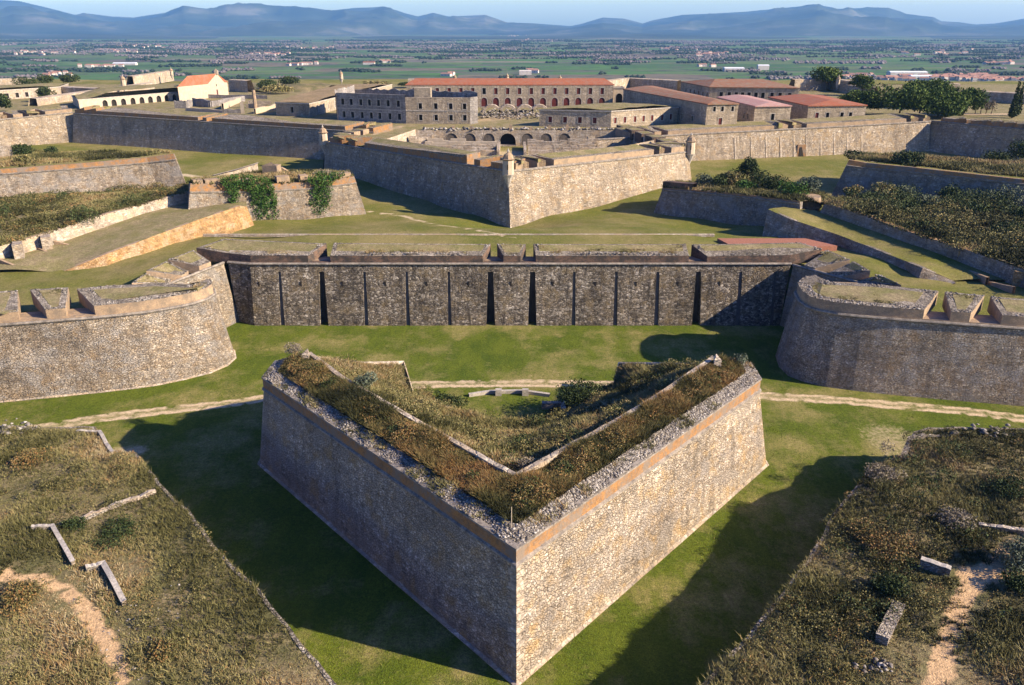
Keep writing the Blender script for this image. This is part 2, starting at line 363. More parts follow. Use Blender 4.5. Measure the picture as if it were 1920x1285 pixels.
def leaves(centres, radii, n, size, seedt=None, squash=1.0, low=0):
    """n leaf-sized faces on and inside a set of lumps; returns verts, faces, tone"""
    c = np.array(centres, float); r = np.array(radii, float); wgt = r[:, 0]**2; i = rng.choice(len(c), n, p=wgt/wgt.sum())
    d = rng.normal(0, 1, (n, 3)); d /= np.linalg.norm(d, axis=1)[:, None]
    rr = rng.uniform(.45, 1.0, n)**.6
    rr *= 1 + .22*np.sin(d[:, 0]*7+i)*np.sin(d[:, 1]*6+i*2)*np.cos(d[:, 2]*5)
    p = c[i] + d*r[i]*rr[:, None]
    a = rng.normal(0, 1, (n, 3)); a /= np.linalg.norm(a, axis=1)[:, None]
    b = np.cross(a, rng.normal(0, 1, (n, 3))); b /= np.linalg.norm(b, axis=1)[:, None]
    s = (size*rng.uniform(.5, 1.2, n))[:, None]
    V = np.empty((n, 4, 3)); V[:, 0] = p-a*s; V[:, 1] = p-b*s*.6; V[:, 2] = p+a*s; V[:, 3] = p+b*s*.6
    tone = np.clip(rng.normal(.45, .2, n) + .25*(rng.random(len(c))-.5)[i], 0, 1)
    return V.reshape(-1, 3), np.arange(n*4).reshape(-1, 4), tone
def bush(name, label, cat, loc, rad, h, mat, n=900, size=.16, lumps=7, parent=None, group=None):
    cs = []; rs = []
    for k in range(lumps):
        a = rng.uniform(0, 2*np.pi); q = rng.uniform(0, .6)*rad; s = rng.uniform(.4, .65)
        cs.append((loc[0]+q*math.cos(a), loc[1]+q*math.sin(a), loc[2]+h*rng.uniform(.3, .68))); rs.append((rad*s, rad*s, h*s*.75))
    V, F, t = leaves(cs, rs, n, size)
    V[:, 2] = np.maximum(V[:, 2], loc[2]-.1)
    o = np_mesh(name, V, F, [mat], {'t': ('FACE', t)}, parent)
    if not parent: tag(o, label, cat, group)
    return o
def offset_in(poly, d):
    n = len(poly); ar = sum(poly[i][0]*poly[(i+1) % n][1]-poly[(i+1) % n][0]*poly[i][1] for i in range(n)); s = 1 if ar > 0 else -1
    out = []
    for i in range(n):
        p = Vector(poly[i]); a = Vector(poly[i-1]); c = Vector(poly[(i+1) % n])
        e1 = (p-a).xy.normalized(); e2 = (c-p).xy.normalized()
        n1 = Vector((-e1.y, e1.x))*s; n2 = Vector((-e2.y, e2.x))*s
        b = (n1+n2); q = b.length; b = b/q if q > .2 else n1
        k = d/max(.5, b.dot(n1)); out.append(Vector((p.x+b.x*k, p.y+b.y*k, p.z)))
    return out
def rocks(P, size, seed=0):
    n = len(P); base = np.array([(1, 0, 0), (-1, 0, 0), (0, 1, 0), (0, -1, 0), (0, 0, .8), (0, 0, -.6)], float)
    fi = np.array([(0, 2, 4), (2, 1, 4), (1, 3, 4), (3, 0, 4), (2, 0, 5), (1, 2, 5), (3, 1, 5), (0, 3, 5)])
    an = rng.uniform(0, 2*np.pi, n); s = (size*rng.uniform(.4, 1.3, n))[:, None, None]
    J = base[None]*rng.uniform(.6, 1.3, (n, 6, 1))
    c, sn = np.cos(an)[:, None], np.sin(an)[:, None]
    V = np.stack([J[..., 0]*c-J[..., 1]*sn, J[..., 0]*sn+J[..., 1]*c, J[..., 2]*.7], -1)*s + P[:, None, :]
    F = (fi[None]+np.arange(n)[:, None, None]*6).reshape(-1, 3)
    return V.reshape(-1, 3), F, np.repeat(rng.random(n), 8)
def rock_obj(name, P, size, parent=None):
    V, F, t = rocks(P, size)
    return np_mesh(name, V, F, [M['rock']], {'t': ('FACE', t)}, parent)
def shrubs(name, T, n, r, mat, per=90, size=.12, mask=None, parent=None, tb=0.0, flat=.7, clump=5, thr=.5):
    """low shrubs growing so thickly that they read as one cover"""
    P = sample(T, n*4, mask, .01); P = P[vn(P[:, 0]+77, P[:, 1]+33, clump, 3) > thr][:n]
    if len(P) == 0: return None
    rr = r*np.clip(rng.lognormal(-.35, .55, len(P)), .25, 2.0); C = np.c_[P[:, 0], P[:, 1], P[:, 2]+rr*flat*.45]; R = np.c_[rr, rr, rr*flat]
    V, F, t = leaves(C, R, per*len(P), size); t = np.clip(t+tb, 0, 1)
    o = np_mesh(name, V, F, [M[mat]], {'t': ('FACE', t)}, parent); o['kind'] = 'stuff'; return o
# ------------------------------------------------------------------ masonry builders
def subdiv(path, k):
    out = []
    for a, b in zip(path, path[1:]):
        for j in range(k): out.append(Vector(a).lerp(Vector(b), j/k))
    out.append(Vector(path[-1])); return out
def inward(path, side=1):
    """horizontal unit normals of an open path, on the side away from the camera (side=1)"""
    out = []; n = len(path)
    for i in range(n):
        e = (Vector(path[min(i+1, n-1)]) - Vector(path[max(i-1, 0)])).xy.normalized()
        out.append(Vector((-e.y, e.x, 0))*side)
    return out
def shift(path, d, dz=0, side=1):
    return [Vector(p) + nn*d + Vector((0, 0, dz)) for p, nn in zip(path, inward(path, side))]
def moulding(path, z, h, out, back=.5, side=1):
    mb = MB(); base = [Vector((p[0], p[1], z)) for p in path]
    a = shift(base, -out*.5, -h*.5, side); b = shift(base, -out, -h*.2, side); c = shift(base, -out, h*.25, side); d = shift(base, -out*.4, h*.5, side)
    e = shift(base, back, h*.5, side); f = shift(base, back, -h*.5, side)
    mb.loft([f, a, b, c, d, e]); return mb
def scarp_mb(top, base, ext=1.0):
    """battered face from base (extended into the ground) to the top line"""
    mb = MB(); lo = [Vector(b) + (Vector(b)-Vector(t)).normalized()*ext for t, b in zip(top, base)]
    mid = [Vector(t).lerp(Vector(b), .5) for t, b in zip(top, base)]
    mb.loft([lo, base, mid, top]); return mb
def merlon(parent, poly, zb, sides, brd=.9, name='merlon', label=None, turf='turf', top='gravel', near=True):
    mb = MB(); mb.prism(poly, zb, None, 0, 1)
    o = mb.build(name, [M[sides], M[top]], parent)
    if label: o['label'] = label
    ins = [p+Vector((0, 0, .05)) for p in offset_in(poly, brd)]
    mt = MB(); mt.prism(ins, min(p.z for p in ins)-.1, None, 0, 0); mt.build('turf_top', M[turf], o)
    n = len(poly)
    if near:
        c = sum(poly, Vector())/n; xs = [p.x for p in poly]; ys = [p.y for p in poly]; A_ = (max(xs)-min(xs))*(max(ys)-min(ys)); K = int(A_*14)
        X = rng.uniform(min(xs), max(xs), K); Y = rng.uniform(min(ys), max(ys), K)
        w_ = np.array([[1/((x-p.x)**2+(y-p.y)**2+.2)**1.5 for p in poly] for x, y in zip(X, Y)]); Z = (w_*np.array([p.z for p in poly])).sum(1)/w_.sum(1)
        ip = inpoly(X, Y, [(p.x, p.y) for p in poly]); rin = inpoly(X, Y, [(p.x, p.y) for p in ins]); P = np.c_[X, Y, Z+.05]
        k1 = ip & ~rin & (vn(X, Y, 1.5) > .4)
        if k1.sum() > 3: rock_obj('loose_stones', P[k1], .17, o)['kind'] = 'stuff'
        k2 = rin & (vn(X, Y, 2.5) > .42)
        if k2.sum() > 3: tufts('grass_tufts', P[k2], .2, .09, 5, M['scrub'], 4, 2, o, tb=.08)['kind'] = 'stuff'
    return o
def pxwall(base, top, batter=1.2, side=1):
    """3-D base and top lines of a wall seen in the photograph: base pixels with their height, top pixels"""
    B = [U(*p) for p in base]; W = shift(B, batter, 0, side)
    return B, [onwall(p[0], p[1], W) for p in top]
def solid_wall(name, label, cat, base, top, thick, mat, topmat, zback=None, batter=.8, parent=None, cordon=None, k=4, group=None, ext=1.0):
    B, T = pxwall(base, top, batter)
    root = parent or tag(empty(name, tuple(B[0])), label, cat, group)
    if len(B) != len(T): raise ValueError(name)
    B = subdiv(B, k); T = subdiv(T, k)
    mb = scarp_mb(T, B, ext); Tb = shift(T, thick)
    rough = [Vector((p.x, p.y, p.z+.12*(random.random()-.5))) for p in T]
    lowb = [Vector((p.x, p.y, (zback if zback is not None else b.z)-1)) for p, b in zip(Tb, B)]
    mb.loft([T, rough], [0]); mb.loft([Tb, lowb], [0])
    for e in (0, -1):
        mb.face([B[e]+(B[e]-T[e]).normalized()*ext, T[e], Tb[e], lowb[e]])
    mb.build('wall_face', M[mat], root)
    mt = MB(); mt.loft([T, Tb]); mt.build('wall_top', M[topmat], root)
    if cordon:
        Cl = [t.lerp(b, cordon) for t, b in zip(T, B)]
        mm = MB(); a = shift(Cl, -.22, -.2); b = shift(Cl, -.30, .1); c = shift(Cl, .3, .22); mm.loft([shift(Cl, .3, -.2), a, b, c])
        mm.build('cordon', M['cordon'], root)
        bb = shift([t+Vector((0, 0, .02)) for t in T], -.05); mm = MB(); mm.loft([shift(Cl, -.05, .1), bb, shift(bb, .45, .03)]); mm.build('brick_parapet', M['brick'], root)
    return root, B, T
def proj(p):
    cs, sn = math.cos(PITCH), math.sin(PITCH); z = p[2]-CAMH
    zc = p[1]*cs - z*sn; yc = p[1]*sn + z*cs
    return 960 + FOC*p[0]/zc, 642.5 - FOC*yc/zc
def miter(path, d, dz=0):
    out = []; n = len(path)
    for i in range(n):
        p = Vector(path[i])
        e1 = (p-Vector(path[i-1])).xy.normalized() if i else (Vector(path[1])-p).xy.normalized()
        e2 = (Vector(path[i+1])-p).xy.normalized() if i < n-1 else e1
        a = Vector((-e1.y, e1.x)); b = Vector((-e2.y, e2.x)); s = (a+b).normalized(); k = d/max(.45, s.dot(a))
        out.append(Vector((p.x+s.x*k, p.y+s.y*k, p.z+dz)))
    return out
def V3(l, z): return [Vector((a, b, z)) for a, b in l]
def resample(path, step):
    out = []
    for a, b in zip(path, path[1:]):
        a, b = Vector(a), Vector(b); k = max(1, int((b-a).length/step))
        out += [a.lerp(b, j/k) for j in range(k)]
    return out + [Vector(path[-1])]
def between(path, x0, x1, rng_y=None):
    """the stretch of a path whose projection lies between two picture columns"""
    P = resample(path, .35); q = [p for p in P if x0 <= proj(p)[0] <= x1]
    return q[::2]+[q[-1]] if len(q) > 6 else q
# ================================================================== 1. the moat in front of the hornwork
road = XY(P3([(-150, 815, 0), (60, 800, 0), (200, 778, 0), (330, 762, 0), (430, 752, 0), (500, 741, 0), (620, 728, 0), (740, 718, 0), (850, 715, 0), (1000, 714, 0), (1150, 716, 0), (1260, 722, 0), (1440, 738, 0), (1560, 745, 0), (1700, 756, 0), (1800, 765, 0), (1920, 780, 0), (2100, 800, 0)]))
road2 = [(x, y-1.9) for x, y in road]
bare = [((float(U(1670, 820, 0).x), float(U(1670, 820, 0).y)), (float(U(1690, 840, 0).x), float(U(1690, 840, 0).y)))]
gorge_arc = XY(P3([(880, 745, 0), (920, 739, 0), (980, 738, 0), (1030, 745, 0)]))
moat = terrain('moat_ground', [(-170, 25), (170, 25), (170, 138), (-170, 138)], [(0, 60, 0), (0, 100, 0), (-60, 100, 0), (60, 100, 0)], .8, M['grass'], .06, 9,
    [(road, .55, .75), (road2, .55, .8), ([(x, y-.95) for x, y in road], .9, .5), (bare[0], 6.5, .50), (XY(P3([(215, 850, 0), (255, 845, 0)])), 2.2, .6), (XY(P3([(1850, 790, 0), (2050, 806, 0)])), 1.0, .35)])
gn = tufts('grass', sample(moat, 190000, lambda x, y: (y < 132) & (abs(x) < 75)), .15, .08, 2, leafy('lush_grass_blades', [(0, (.055, .085, .006)), (.5, (.11, .14, .012)), (.85, (.20, .19, .04)), (1, (.30, .26, .10))]), 14, 4, tb=-.08)
tag(gn, kind='stuff')
# ================================================================== 2. the ravelin
rav = tag(empty('ravelin', (0, 51, 0)), 'arrow-shaped stone ravelin with overgrown top standing in the grassy moat nearest the camera', 'ravelin')
zt, zs = 12.3, 11.9
TT = [U(517, 677, zs), U(490, 711, zs), U(968, 1030, zt), U(1427, 711, zs), U(1407, 681, zs)]
TT[1].y += .4
RB = [Vector((-31.2, 92.5, 0)), U(487, 870, 0), U(968, 1284, 0), U(1437, 872, 0), Vector((31.2, 92, 0))]
CT = [p-Vector((0, 0, 1.45)) for p in TT]
def sub2(p): return resample(p, 4)
k = [2, 40, 40, 2]
def many(p): 
    o = []
    for (a, b), kk in zip(zip(p, p[1:]), k): o += [Vector(a).lerp(Vector(b), j/kk) for j in range(kk)]
    return o+[Vector(p[-1])]
scarp_mb(many(CT), many(RB)).build('scarp', M['ravelin'], rav)
mt_ = many(TT); mt_ = [p+Vector((0, 0, random.uniform(-.10, .03))) for p in mt_]; mb = MB(); mb.loft([many(CT), mt_]); mb.build('brick_parapet', M['brick'], rav)
moulding(CT, zt-1.45, .34, .26).build('cordon_old', M['cordon'], rav) if 0 else None
mm = MB(); a = miter(CT, -.02, -.22); b = miter(CT, -.20, -.1); c = miter(CT, -.20, .08); d = miter(CT, .05, .2); mm.loft([a, b, c, d]); mm.build('cordon', M['cordon'], rav)
mm = MB(); a = miter(TT, -.10, -.10); b = miter(TT, -.10, .07); c = miter(TT, .42, .10); d = miter(TT, .42, -.1); mm.loft([miter(TT, .01, -.1), a, b, c, d]); mm.build('coping', M['cordon'], rav)
# quoins at the salient
mq = MB()
for j in range(17):
    f0, f1 = j/17, (j+.93)/17; L = .95 if j % 2 else .6; T0, B0 = CT[2], RB[2]
    for s, o in ((-1, 1), (1, 3)):
        e = (RB[o]-RB[2]).normalized(); nn = Vector((e.y, -e.x, 0)).normalized(); nn = nn if nn.y < 0 else -nn
        p0 = B0.lerp(T0, f0)+nn*.03; p1 = B0.lerp(T0, f1)+nn*.03; p0.x = p1.x = T0.x if 0 else p0.x
        mq.face([p0, p0+e*L, p1+e*L, p1] if s > 0 else [p0+e*L, p0, p1, p1+e*L])
mq.build('quoins', M['pale_wall'], rav)
mb = MB(); f = [Vector(p) for p in RB]; fo = miter(f, -.28, 0); mb.loft([[p-Vector((0, 0, .3)) for p in fo], [p+Vector((0, 0, .08)) for p in fo], [p+Vector((0, 0, .2)) for p in miter(f, .05, 0)]]); mb.build('footing', M['pale_wall'], rav)
G1 = miter(TT, 1.8, .45)
PL, PR = U(575, 664, 13.0), U(1343, 672, 13.0)
IL = [PL, U(647, 717, 13.1), U(777, 793, 13.2), U(880, 850, 13.2), U(968, 899, 13.2), U(1076, 838, 13.2), U(1158, 794, 13.2), U(1246, 740, 13.1), PR]
bed = terrain('gravel_bed', TT[:1]+TT[1:]+G1[::-1], [tuple(p) for p in resample(TT, 4)+resample(G1, 4)], .7, M['gravel'], .10, 1.2, parent=rav)
rock_obj('loose_stones', sample(bed, 9000), .14, bed['o'])['kind'] = 'stuff'
Gt = [p+Vector((0, 0, -.05)) for p in G1]
top = terrain('overgrown_top', G1+IL[::-1], [tuple(p) for p in resample(G1, 4)+resample(IL, 4)], .7, M['scrub_soil'], .25, 3, parent=rav, bumps=())
tufts('scrub', sample(top, 17000), .62, .075, 9, M['scrub_rust'], 5, 3.0, top['o'], tb=-.14)['kind'] = 'stuff'
mk = lambda x, y: (seg_dist(x, y, XY(G1)) > .7) & (seg_dist(x, y, XY(IL)) > .8)
shrubs('low_shrubs', top, 420, .55, 'scrub_rust', 120, .085, mk, parent=top['o'], tb=.02, thr=.45)
shrubs('dark_shrubs', top, 80, .5, 'bushy', 110, .08, mk, parent=top['o'], tb=.1, thr=.5, clump=3)
tufts('dry_weeds', sample(bed, 1700, lambda x, y: vn(x, y, 2.2) > .55), .4, .06, 7, M['scrub'], 4, 2, bed['o'], tb=.05)['kind'] = 'stuff'
# inner parapet wall
II = miter(IL, .55, 0)
mb = MB(); up = Vector((0, 0, .25)); A = [p+up for p in resample(IL, 1.5)]; Bq = [p+up for p in resample(II, 1.5)]
nq = min(len(A), len(Bq)); A = [IL[0].lerp(IL[-1], 0)]; 
def parapath(L, kk=7):
    o = []
    for a, b in zip(L, L[1:]): o += [a.lerp(b, j/kk) for j in range(kk)]
    return o+[L[-1]]
random.seed(3)
A = parapath(IL); Bq = parapath(II); jit = [random.uniform(-.05, .06) for _ in A]
A = [p+Vector((0, 0, .18+q)) for p, q in zip(A, jit)]; Bq = [p+Vector((0, 0, .18+q)) for p, q in zip(Bq, jit)]
mb.loft([[p-Vector((0, 0, 1)) for p in A], A, Bq, [p-Vector((0, 0, 3)) for p in Bq]]); mb.build('inner_wall', M['pale_wall'], rav)
# hollow interior falling to the gorge
IB = miter(IL, .5, -1.5)
low = P3([(1335, 690, 10.5), (1300, 686, 8.5), (1230, 685, 6.3), (1160, 684, 4.2)]) + [Vector((14.2, 101, 3.4)), Vector((11.5, 103.5, .0)), Vector((6, 101, 0)), Vector((4.5, 98.0, .0)), Vector((0, 96.5, 0)), Vector((-4, 98, 0)), Vector((-8, 100.5, 0)), Vector((-11.5, 103, 0))] + [Vector((-13.6, 99, 3.2))] + P3([(757, 682, 4.2), (680, 684, 6.5), (620, 677, 9), (585, 673, 10.8)])
ctrl = [tuple(p) for p in resample(IB, 3)] + [tuple(p) for p in resample(low[:5], 2)+resample(low[5:12], 2)+resample(low[12:], 2)] + [(0, 85, 5.0), (-6, 88, 4.6), (6, 88, 4.8), (0, 76, 8.5), (-12, 88, 7.2), (12, 88, 7), (0, 92, 2.2), (-18, 97, 6.6), (18, 97, 6.6)]
inn = terrain('interior_slope', IB+low, ctrl, .8, M['scrub_soil'], .3, 3.5, parent=rav)
tufts('scrub', sample(inn, 21000), .55, .085, 8, M['scrub'], 5, 3.5, inn['o'], tb=.04, tfun=lambda x, y: np.where((x > 2) & (y > 86), -.22, 0)+np.where((x < -8) & (y > 88), .18, 0))['kind'] = 'stuff'
shrubs('low_shrubs', inn, 420, .8, 'scrub', 100, .10, parent=inn['o'], thr=.45)
shrubs('dark_shrubs', inn, 110, .7, 'bushy', 110, .09, parent=inn['o'], tb=.1, thr=.5, mask=lambda x, y: x > -2)
for s, sl_ in ((1, low[:5]), (-1, low[12:])):
    mb = MB(); A = [p+Vector((0, 0, .25)) for p in sl_]; Bq = [Vector((p.x, p.y, -.5)) for p in sl_]; cc = [p+Vector((-.5*s if 0 else 0, .45, 0)) for p in A]
    mb.loft([Bq, A, cc, [Vector((p.x, p.y, -.5)) for p in cc]]); mb.build('gorge_wall', M['pale_wall'], rav)
for px, py, z in ((574, 672, 13), (1344, 682, 13)):
    p = U(px, py, z); mb = MB(); s = .42
    mb.prism([(p.x-s, p.y-s), (p.x+s, p.y-s), (p.x+s*.8, p.y+s), (p.x-s*.8, p.y+s)], p.z-2.5, p.z+.5)
    t4 = [Vector((p.x-s, p.y-s, p.z+.6)), Vector((p.x+s, p.y-s, p.z+.6)), Vector((p.x+s*.8, p.y+s, p.z+.6)), Vector((p.x-s*.8, p.y+s, p.z+.6))]; ap = Vector((p.x+(-.1 if px > 900 else .2), p.y+.3, p.z+1.15))
    for i in range(4): mb.face([t4[i], t4[(i+1) % 4], ap])
    mb.build('end_pillar', M['pale_wall'], rav)
# flanks behind the shoulders
for a, b in ((TT[0], PL), (TT[4], PR)):
    mb = MB(); A = [a, b]; mb.loft([[Vector((p.x, p.y, -.5)) for p in A], A]); mb.build('flank_wall', M['ravelin'], rav)
bush('bush', 'round dark green bush on the inner wall of the ravelin left wing', 'bush', tuple(U(682, 726, 12.6)), 1.5, 1.7, M['olive'], 1500, .13)
bush('bush', 'small grey leafless bush on the far left corner of the ravelin', 'bush', tuple(U(553, 668, 12.6)), 1.3, 1.5, M['twig'], 900, .10)
bush('bush', 'small silvery shrub on the far right corner of the ravelin', 'bush', tuple(U(1388, 682, 12.3)), 1.1, 1.4, M['olive'], 700, .10)
bush('bush', 'bright green shrub on the ravelin right wing beside its inner wall', 'bush', tuple(U(1272, 728, 12.2)), 1.3, 1.1, M['olive'], 700, .13)
bush('bush', 'pale bare bush in the inner angle of the ravelin walls', 'bush', tuple(U(985, 880, 11.8)), 1.3, 1.2, M['twig'], 700, .10)
bush('bush', 'wide dark evergreen thicket at the right side of the ravelin gorge', 'bush', (10.3, 97.5, 1.8), 5.0, 3.4, M['bushy'], 7000, .17, 12)
bush('bush', 'low green creeper heap at the left side of the ravelin gorge', 'bush', (-9.5, 101, .3), 3.6, 1.5, M['bushy'], 2600, .17, 9)
# thin survey pole on the salient
mb = MB(); p = U(959, 985, 12.9); mb.tube([p+Vector((0, 0, -.3)), p+Vector((0, 0, 1.7))], [.035, .03]); tag(mb.build('pole', M['white']), 'thin pale pole standing on the gravel at the ravelin tip', 'pole')
# low ruined wall in the gorge
lw = tag(empty('low_wall', (0, 103, 0)), 'low ruined curved wall on the grass in the ravelin gorge', 'wall')
mb = MB(); pa = resample(V3(gorge_arc, .45), 1); mb.loft([[p-Vector((0, 0, .6)) for p in pa], pa, shift(pa, .5), [p-Vector((0, 0, .6)) for p in shift(pa, .5)]]); mb.build('kerb', M['coping'], lw)
for px in (935, 985):
    p = U(px, 741, 0); mb = MB(); mb.box((p.x, p.y, 0), .9, .7, .95); mb.build('block', M['coping'], lw)
mb = MB(); mb.box((5.8, 100.9, -.1), 3.2, .8, 1.0); mb.box((7.1, 99.5, -.1), .7, 2.4, 1.3); tag(mb.build('low_wall', M['pale_wall']), 'short dark broken wall beside the thicket in the ravelin gorge', 'wall')
# ================================================================== 3. hornwork: curtain and two half bastions
ZC = 11.0
def band(parent, path, z0, z1, mat):
    mb = MB(); a = [Vector((p.x, p.y, z0)) for p in path]; b = [Vector((p.x, p.y, z1)) for p in path]; c = miter(b, 1.0)
    mb.loft([a, b, c]); mb.build('brick_band', M[mat], parent)
    mf = MB(); mf.loft([c, miter(b, 4.2, -.12)]); mf.build('embrasure_floor', M['brick_tan'], parent)
def cordon(parent, path, r=.3):
    mm = MB(); p = [Vector((q.x, q.y, ZC)) for q in path]
    mm.loft([miter(p, .02, -.22), miter(p, -r*.6, -.2), miter(p, -r, 0), miter(p, -r*.6, .2), miter(p, .05, .22)]); mm.build('cordon', M['cordon'], parent)
def frontmerlon(parent, path, x0, x1, back, zf, zb, mat='brick', zbot=10.9, **kw):
    fr = [Vector((p.x, p.y, zf)) for p in between(path, x0, x1)]
    bk = [U(px, py, zb) for px, py in back]
    return merlon(parent, fr+bk, zbot, mat, **kw)
# left half bastion
LB = V3([(-150, 83.2), (-110, 93.4), (-73.5, 102.7), (-66, 104.6), (-60, 106.2), (-56.5, 107.3), (-53, 108.7), (-49.9, 110.6), (-46.9, 113.0), (-45.2, 116), (-44.9, 119), (-46.2, 122.3), (-49, 124.5), (-55, 124.6)], 0)
LT = miter(LB, 1.75, ZC)
lb = tag(empty('bastion', (-60, 107, 0)), 'sunlit rounded half bastion on the left of the ravelin, three grassy merlons on top', 'bastion')
def rows(p, k=3): return subdiv(p, k)
scarp_mb(rows(LT), rows(LB)).build('scarp', M['bastion'], lb)
mb = MB(); f = LB; mb.loft([[p-Vector((0, 0, .3)) for p in miter(f, -.22)], [p+Vector((0, 0, .06)) for p in miter(f, -.22)], [p+Vector((0, 0, .2)) for p in miter(f, .05)]]); mb.build('footing', M['pale_wall'], lb)
cordon(lb, LT); band(lb, miter(LT, .06), ZC, ZC+.35, 'brick_tan')
LW = miter(LT, .1)
frontmerlon(lb, LW, -330, -15, [(-15, 548), (-330, 556)], 12.7, 13.2)
frontmerlon(lb, LW, -330, 40, [(33, 545), (0, 545), (-330, 556)], 12.7, 13.2) if 0 else None
lb_m = [(-500, 40, [(33, 545), (-400, 562)]), (88, 130, [(128, 539), (56, 543)])]
for x0, x1, bk in lb_m: frontmerlon(lb, LW, x0, x1, bk, 12.7, 13.2, 'brick_tan')
arc = [p for p in resample(LW, .5) if proj(p)[0] > 180 and not (p.x < -49 and p.y > 121)][::2]
merlon(lb, [Vector((p.x, p.y, 12.7)) for p in arc]+[U(*q, 13.1) for q in ((362, 534), (300, 531), (200, 536), (144, 542))], 10.9, 'brick_tan', 1.7)
# left flank
LF = V3([(-57.5, 115), (-53.2, 127), (-49.8, 136.2)], 0); LFT = miter(LF, 1.6, ZC)
lf = tag(empty('flank_wall', (-53, 128, 0)), 'short sunlit flank wall between the left rounded bastion and the dark curtain', 'wall')
scarp_mb(rows(LFT), rows(LF)).build('scarp', M['bastion'], lf); cordon(lf, LFT); 
FW = miter(LFT, .1)
def wpts(z, *q): return [U(a, b, z) for a, b in q]
merlon(lf, [onwall(395, 491, FW), onwall(373, 499, FW)]+wpts(13.0, (314, 487), (363, 469)), 10.7, 'brick_tan', .6)
merlon(lf, [onwall(353, 508, FW), onwall(340, 517, FW)]+wpts(13.0, (274, 508), (311, 490)), 10.7, 'brick_tan', .6)
merlon(lf, [onwall(322, 524, FW), onwall(316, 534, FW)]+wpts(13.0, (247, 531), (268, 515)), 10.7, 'brick_tan', .6)
# curtain
cw = tag(empty('curtain_wall', (0, 135, 0)), 'long blackened curtain wall with tall vertical slots, straight across between the two rounded bastions', 'curtain wall')
YB, YT = 134.1, 135.9; SC = (YB*math.cos(PITCH)+CAMH*math.sin(PITCH))/FOC
def cx(px): return (px-960)*SC
slots = [(530, .42), (608, .76), (687, .4), (765, .4), (843, .36), (920, .82), (998, .78), (1075, .36), (1153, .4), (1230, .42), (1305, .74), (1383, .45), (1447, .36)]
cols = [(-46.3, YB, YT, 0)]
for px, hw in slots:
    x = cx(px); deep = hw > .7; yb = YT+.25 if deep else YB+.28; yt = YT+.25 if deep else YT+.22
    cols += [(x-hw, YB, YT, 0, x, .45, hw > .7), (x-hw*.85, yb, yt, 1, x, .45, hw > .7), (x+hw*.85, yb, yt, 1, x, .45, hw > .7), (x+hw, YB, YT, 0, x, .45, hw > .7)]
cols.append((46.9, YB, YT, 0))
mb = MB(); zs_ = [-1, 0, 3, 6, 9, 9.6]
for A, Bc in zip(cols, cols[1:]):
    rws = []
    for z in zs_:
        f = max(0, z)/11
        rws.append([Vector(((c[0]+(c[4]-c[0])*c[5]*f if len(c) > 4 else c[0]), c[1]+(c[2]-c[1])*f, z)) for c in (A, Bc)])
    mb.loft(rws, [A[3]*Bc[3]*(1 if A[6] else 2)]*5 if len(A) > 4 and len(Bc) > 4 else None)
f = 9.6/11; yy = YB+(YT-YB)*f
for i in range(len(slots)):                                     # slot heads
    x, hw = cx(slots[i][0]), slots[i][1]; mb.face([(x-hw, yy, 9.6), (x+hw, yy, 9.6), (x+hw, YT+.25, 9.6), (x-hw, YT+.25, 9.6)])
xs = [-46.3]+[cx(p) for p, _ in slots]+[46.9]
mb.loft([[Vector((x, yy, 9.6)) for x in xs], [Vector((x, YT, 11)) for x in xs]])
mb.loft([[Vector((-49.8, 136.2, -1)), Vector((-46.3, YB, -1))], [Vector((-49.8, 136.2, 0)), Vector((-46.3, YB, 0))], [Vector((-50.6, 137.0, 11)), Vector((-46.3, YT, 11))]])
mb.loft([[Vector((46.9, YB, -1)), Vector((48.2, 134.3, -1))], [Vector((46.9, YB, 0)), Vector((48.2, 134.3, 0))], [Vector((46.9, YT, 11)), Vector((49.2, 135.7, 11))]])
mb.build('scarp', [M['curtain'], M['slot_dark'], M['slot_shade']], cw)
CWT = V3([(-50.6, 137.0), (-46.3, YT), (46.9, YT), (49.4, 135.9)], ZC)
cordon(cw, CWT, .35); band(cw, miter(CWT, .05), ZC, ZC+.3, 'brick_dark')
for px in (491, 569, 646, 725, 802, 880, 958, 1036, 1115, 1190, 1268, 1345):
    x = cx(px); z = 7.2; y = YB+(YT-YB)*z/11; mb = MB()
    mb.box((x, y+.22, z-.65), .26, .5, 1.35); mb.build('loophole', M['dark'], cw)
    if px % 2 == 0: continue
CW2 = miter(CWT, .1)
def cm(x0, x1, back, mat='brick_dark', zf=12.45, zb=13.3, brd=.8, left=None):
    fr = [onwall(x0, 480, CW2), onwall(x1, 480, CW2)]
    for p in fr: p.z = zf
    return merlon(cw, fr+[U(a, b, zb) for a, b in back], 10.9, mat, brd)
merlon(cw, [Vector((-50.4, 137.2, 12.6)), Vector((-46.2, 136.05, 12.5)), Vector((onwall(577, 480, CW2).x, 136.05, 12.45))]+wpts(13.3, (612, 457), (420, 448), (368, 465)), 10.9, 'brick_dark', .8)
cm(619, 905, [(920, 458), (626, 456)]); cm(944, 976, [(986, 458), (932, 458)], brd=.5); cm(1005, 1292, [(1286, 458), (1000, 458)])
merlon(cw, [Vector((onwall(1326, 484, CW2).x, 136.05, 12.3)), Vector((46.5, 136.05, 12.5)), Vector((49.2, 136.1, 12.6))]+wpts(13.3, (1541, 467), (1500, 455), (1297, 459)), 10.9, 'brick_dark', .8)
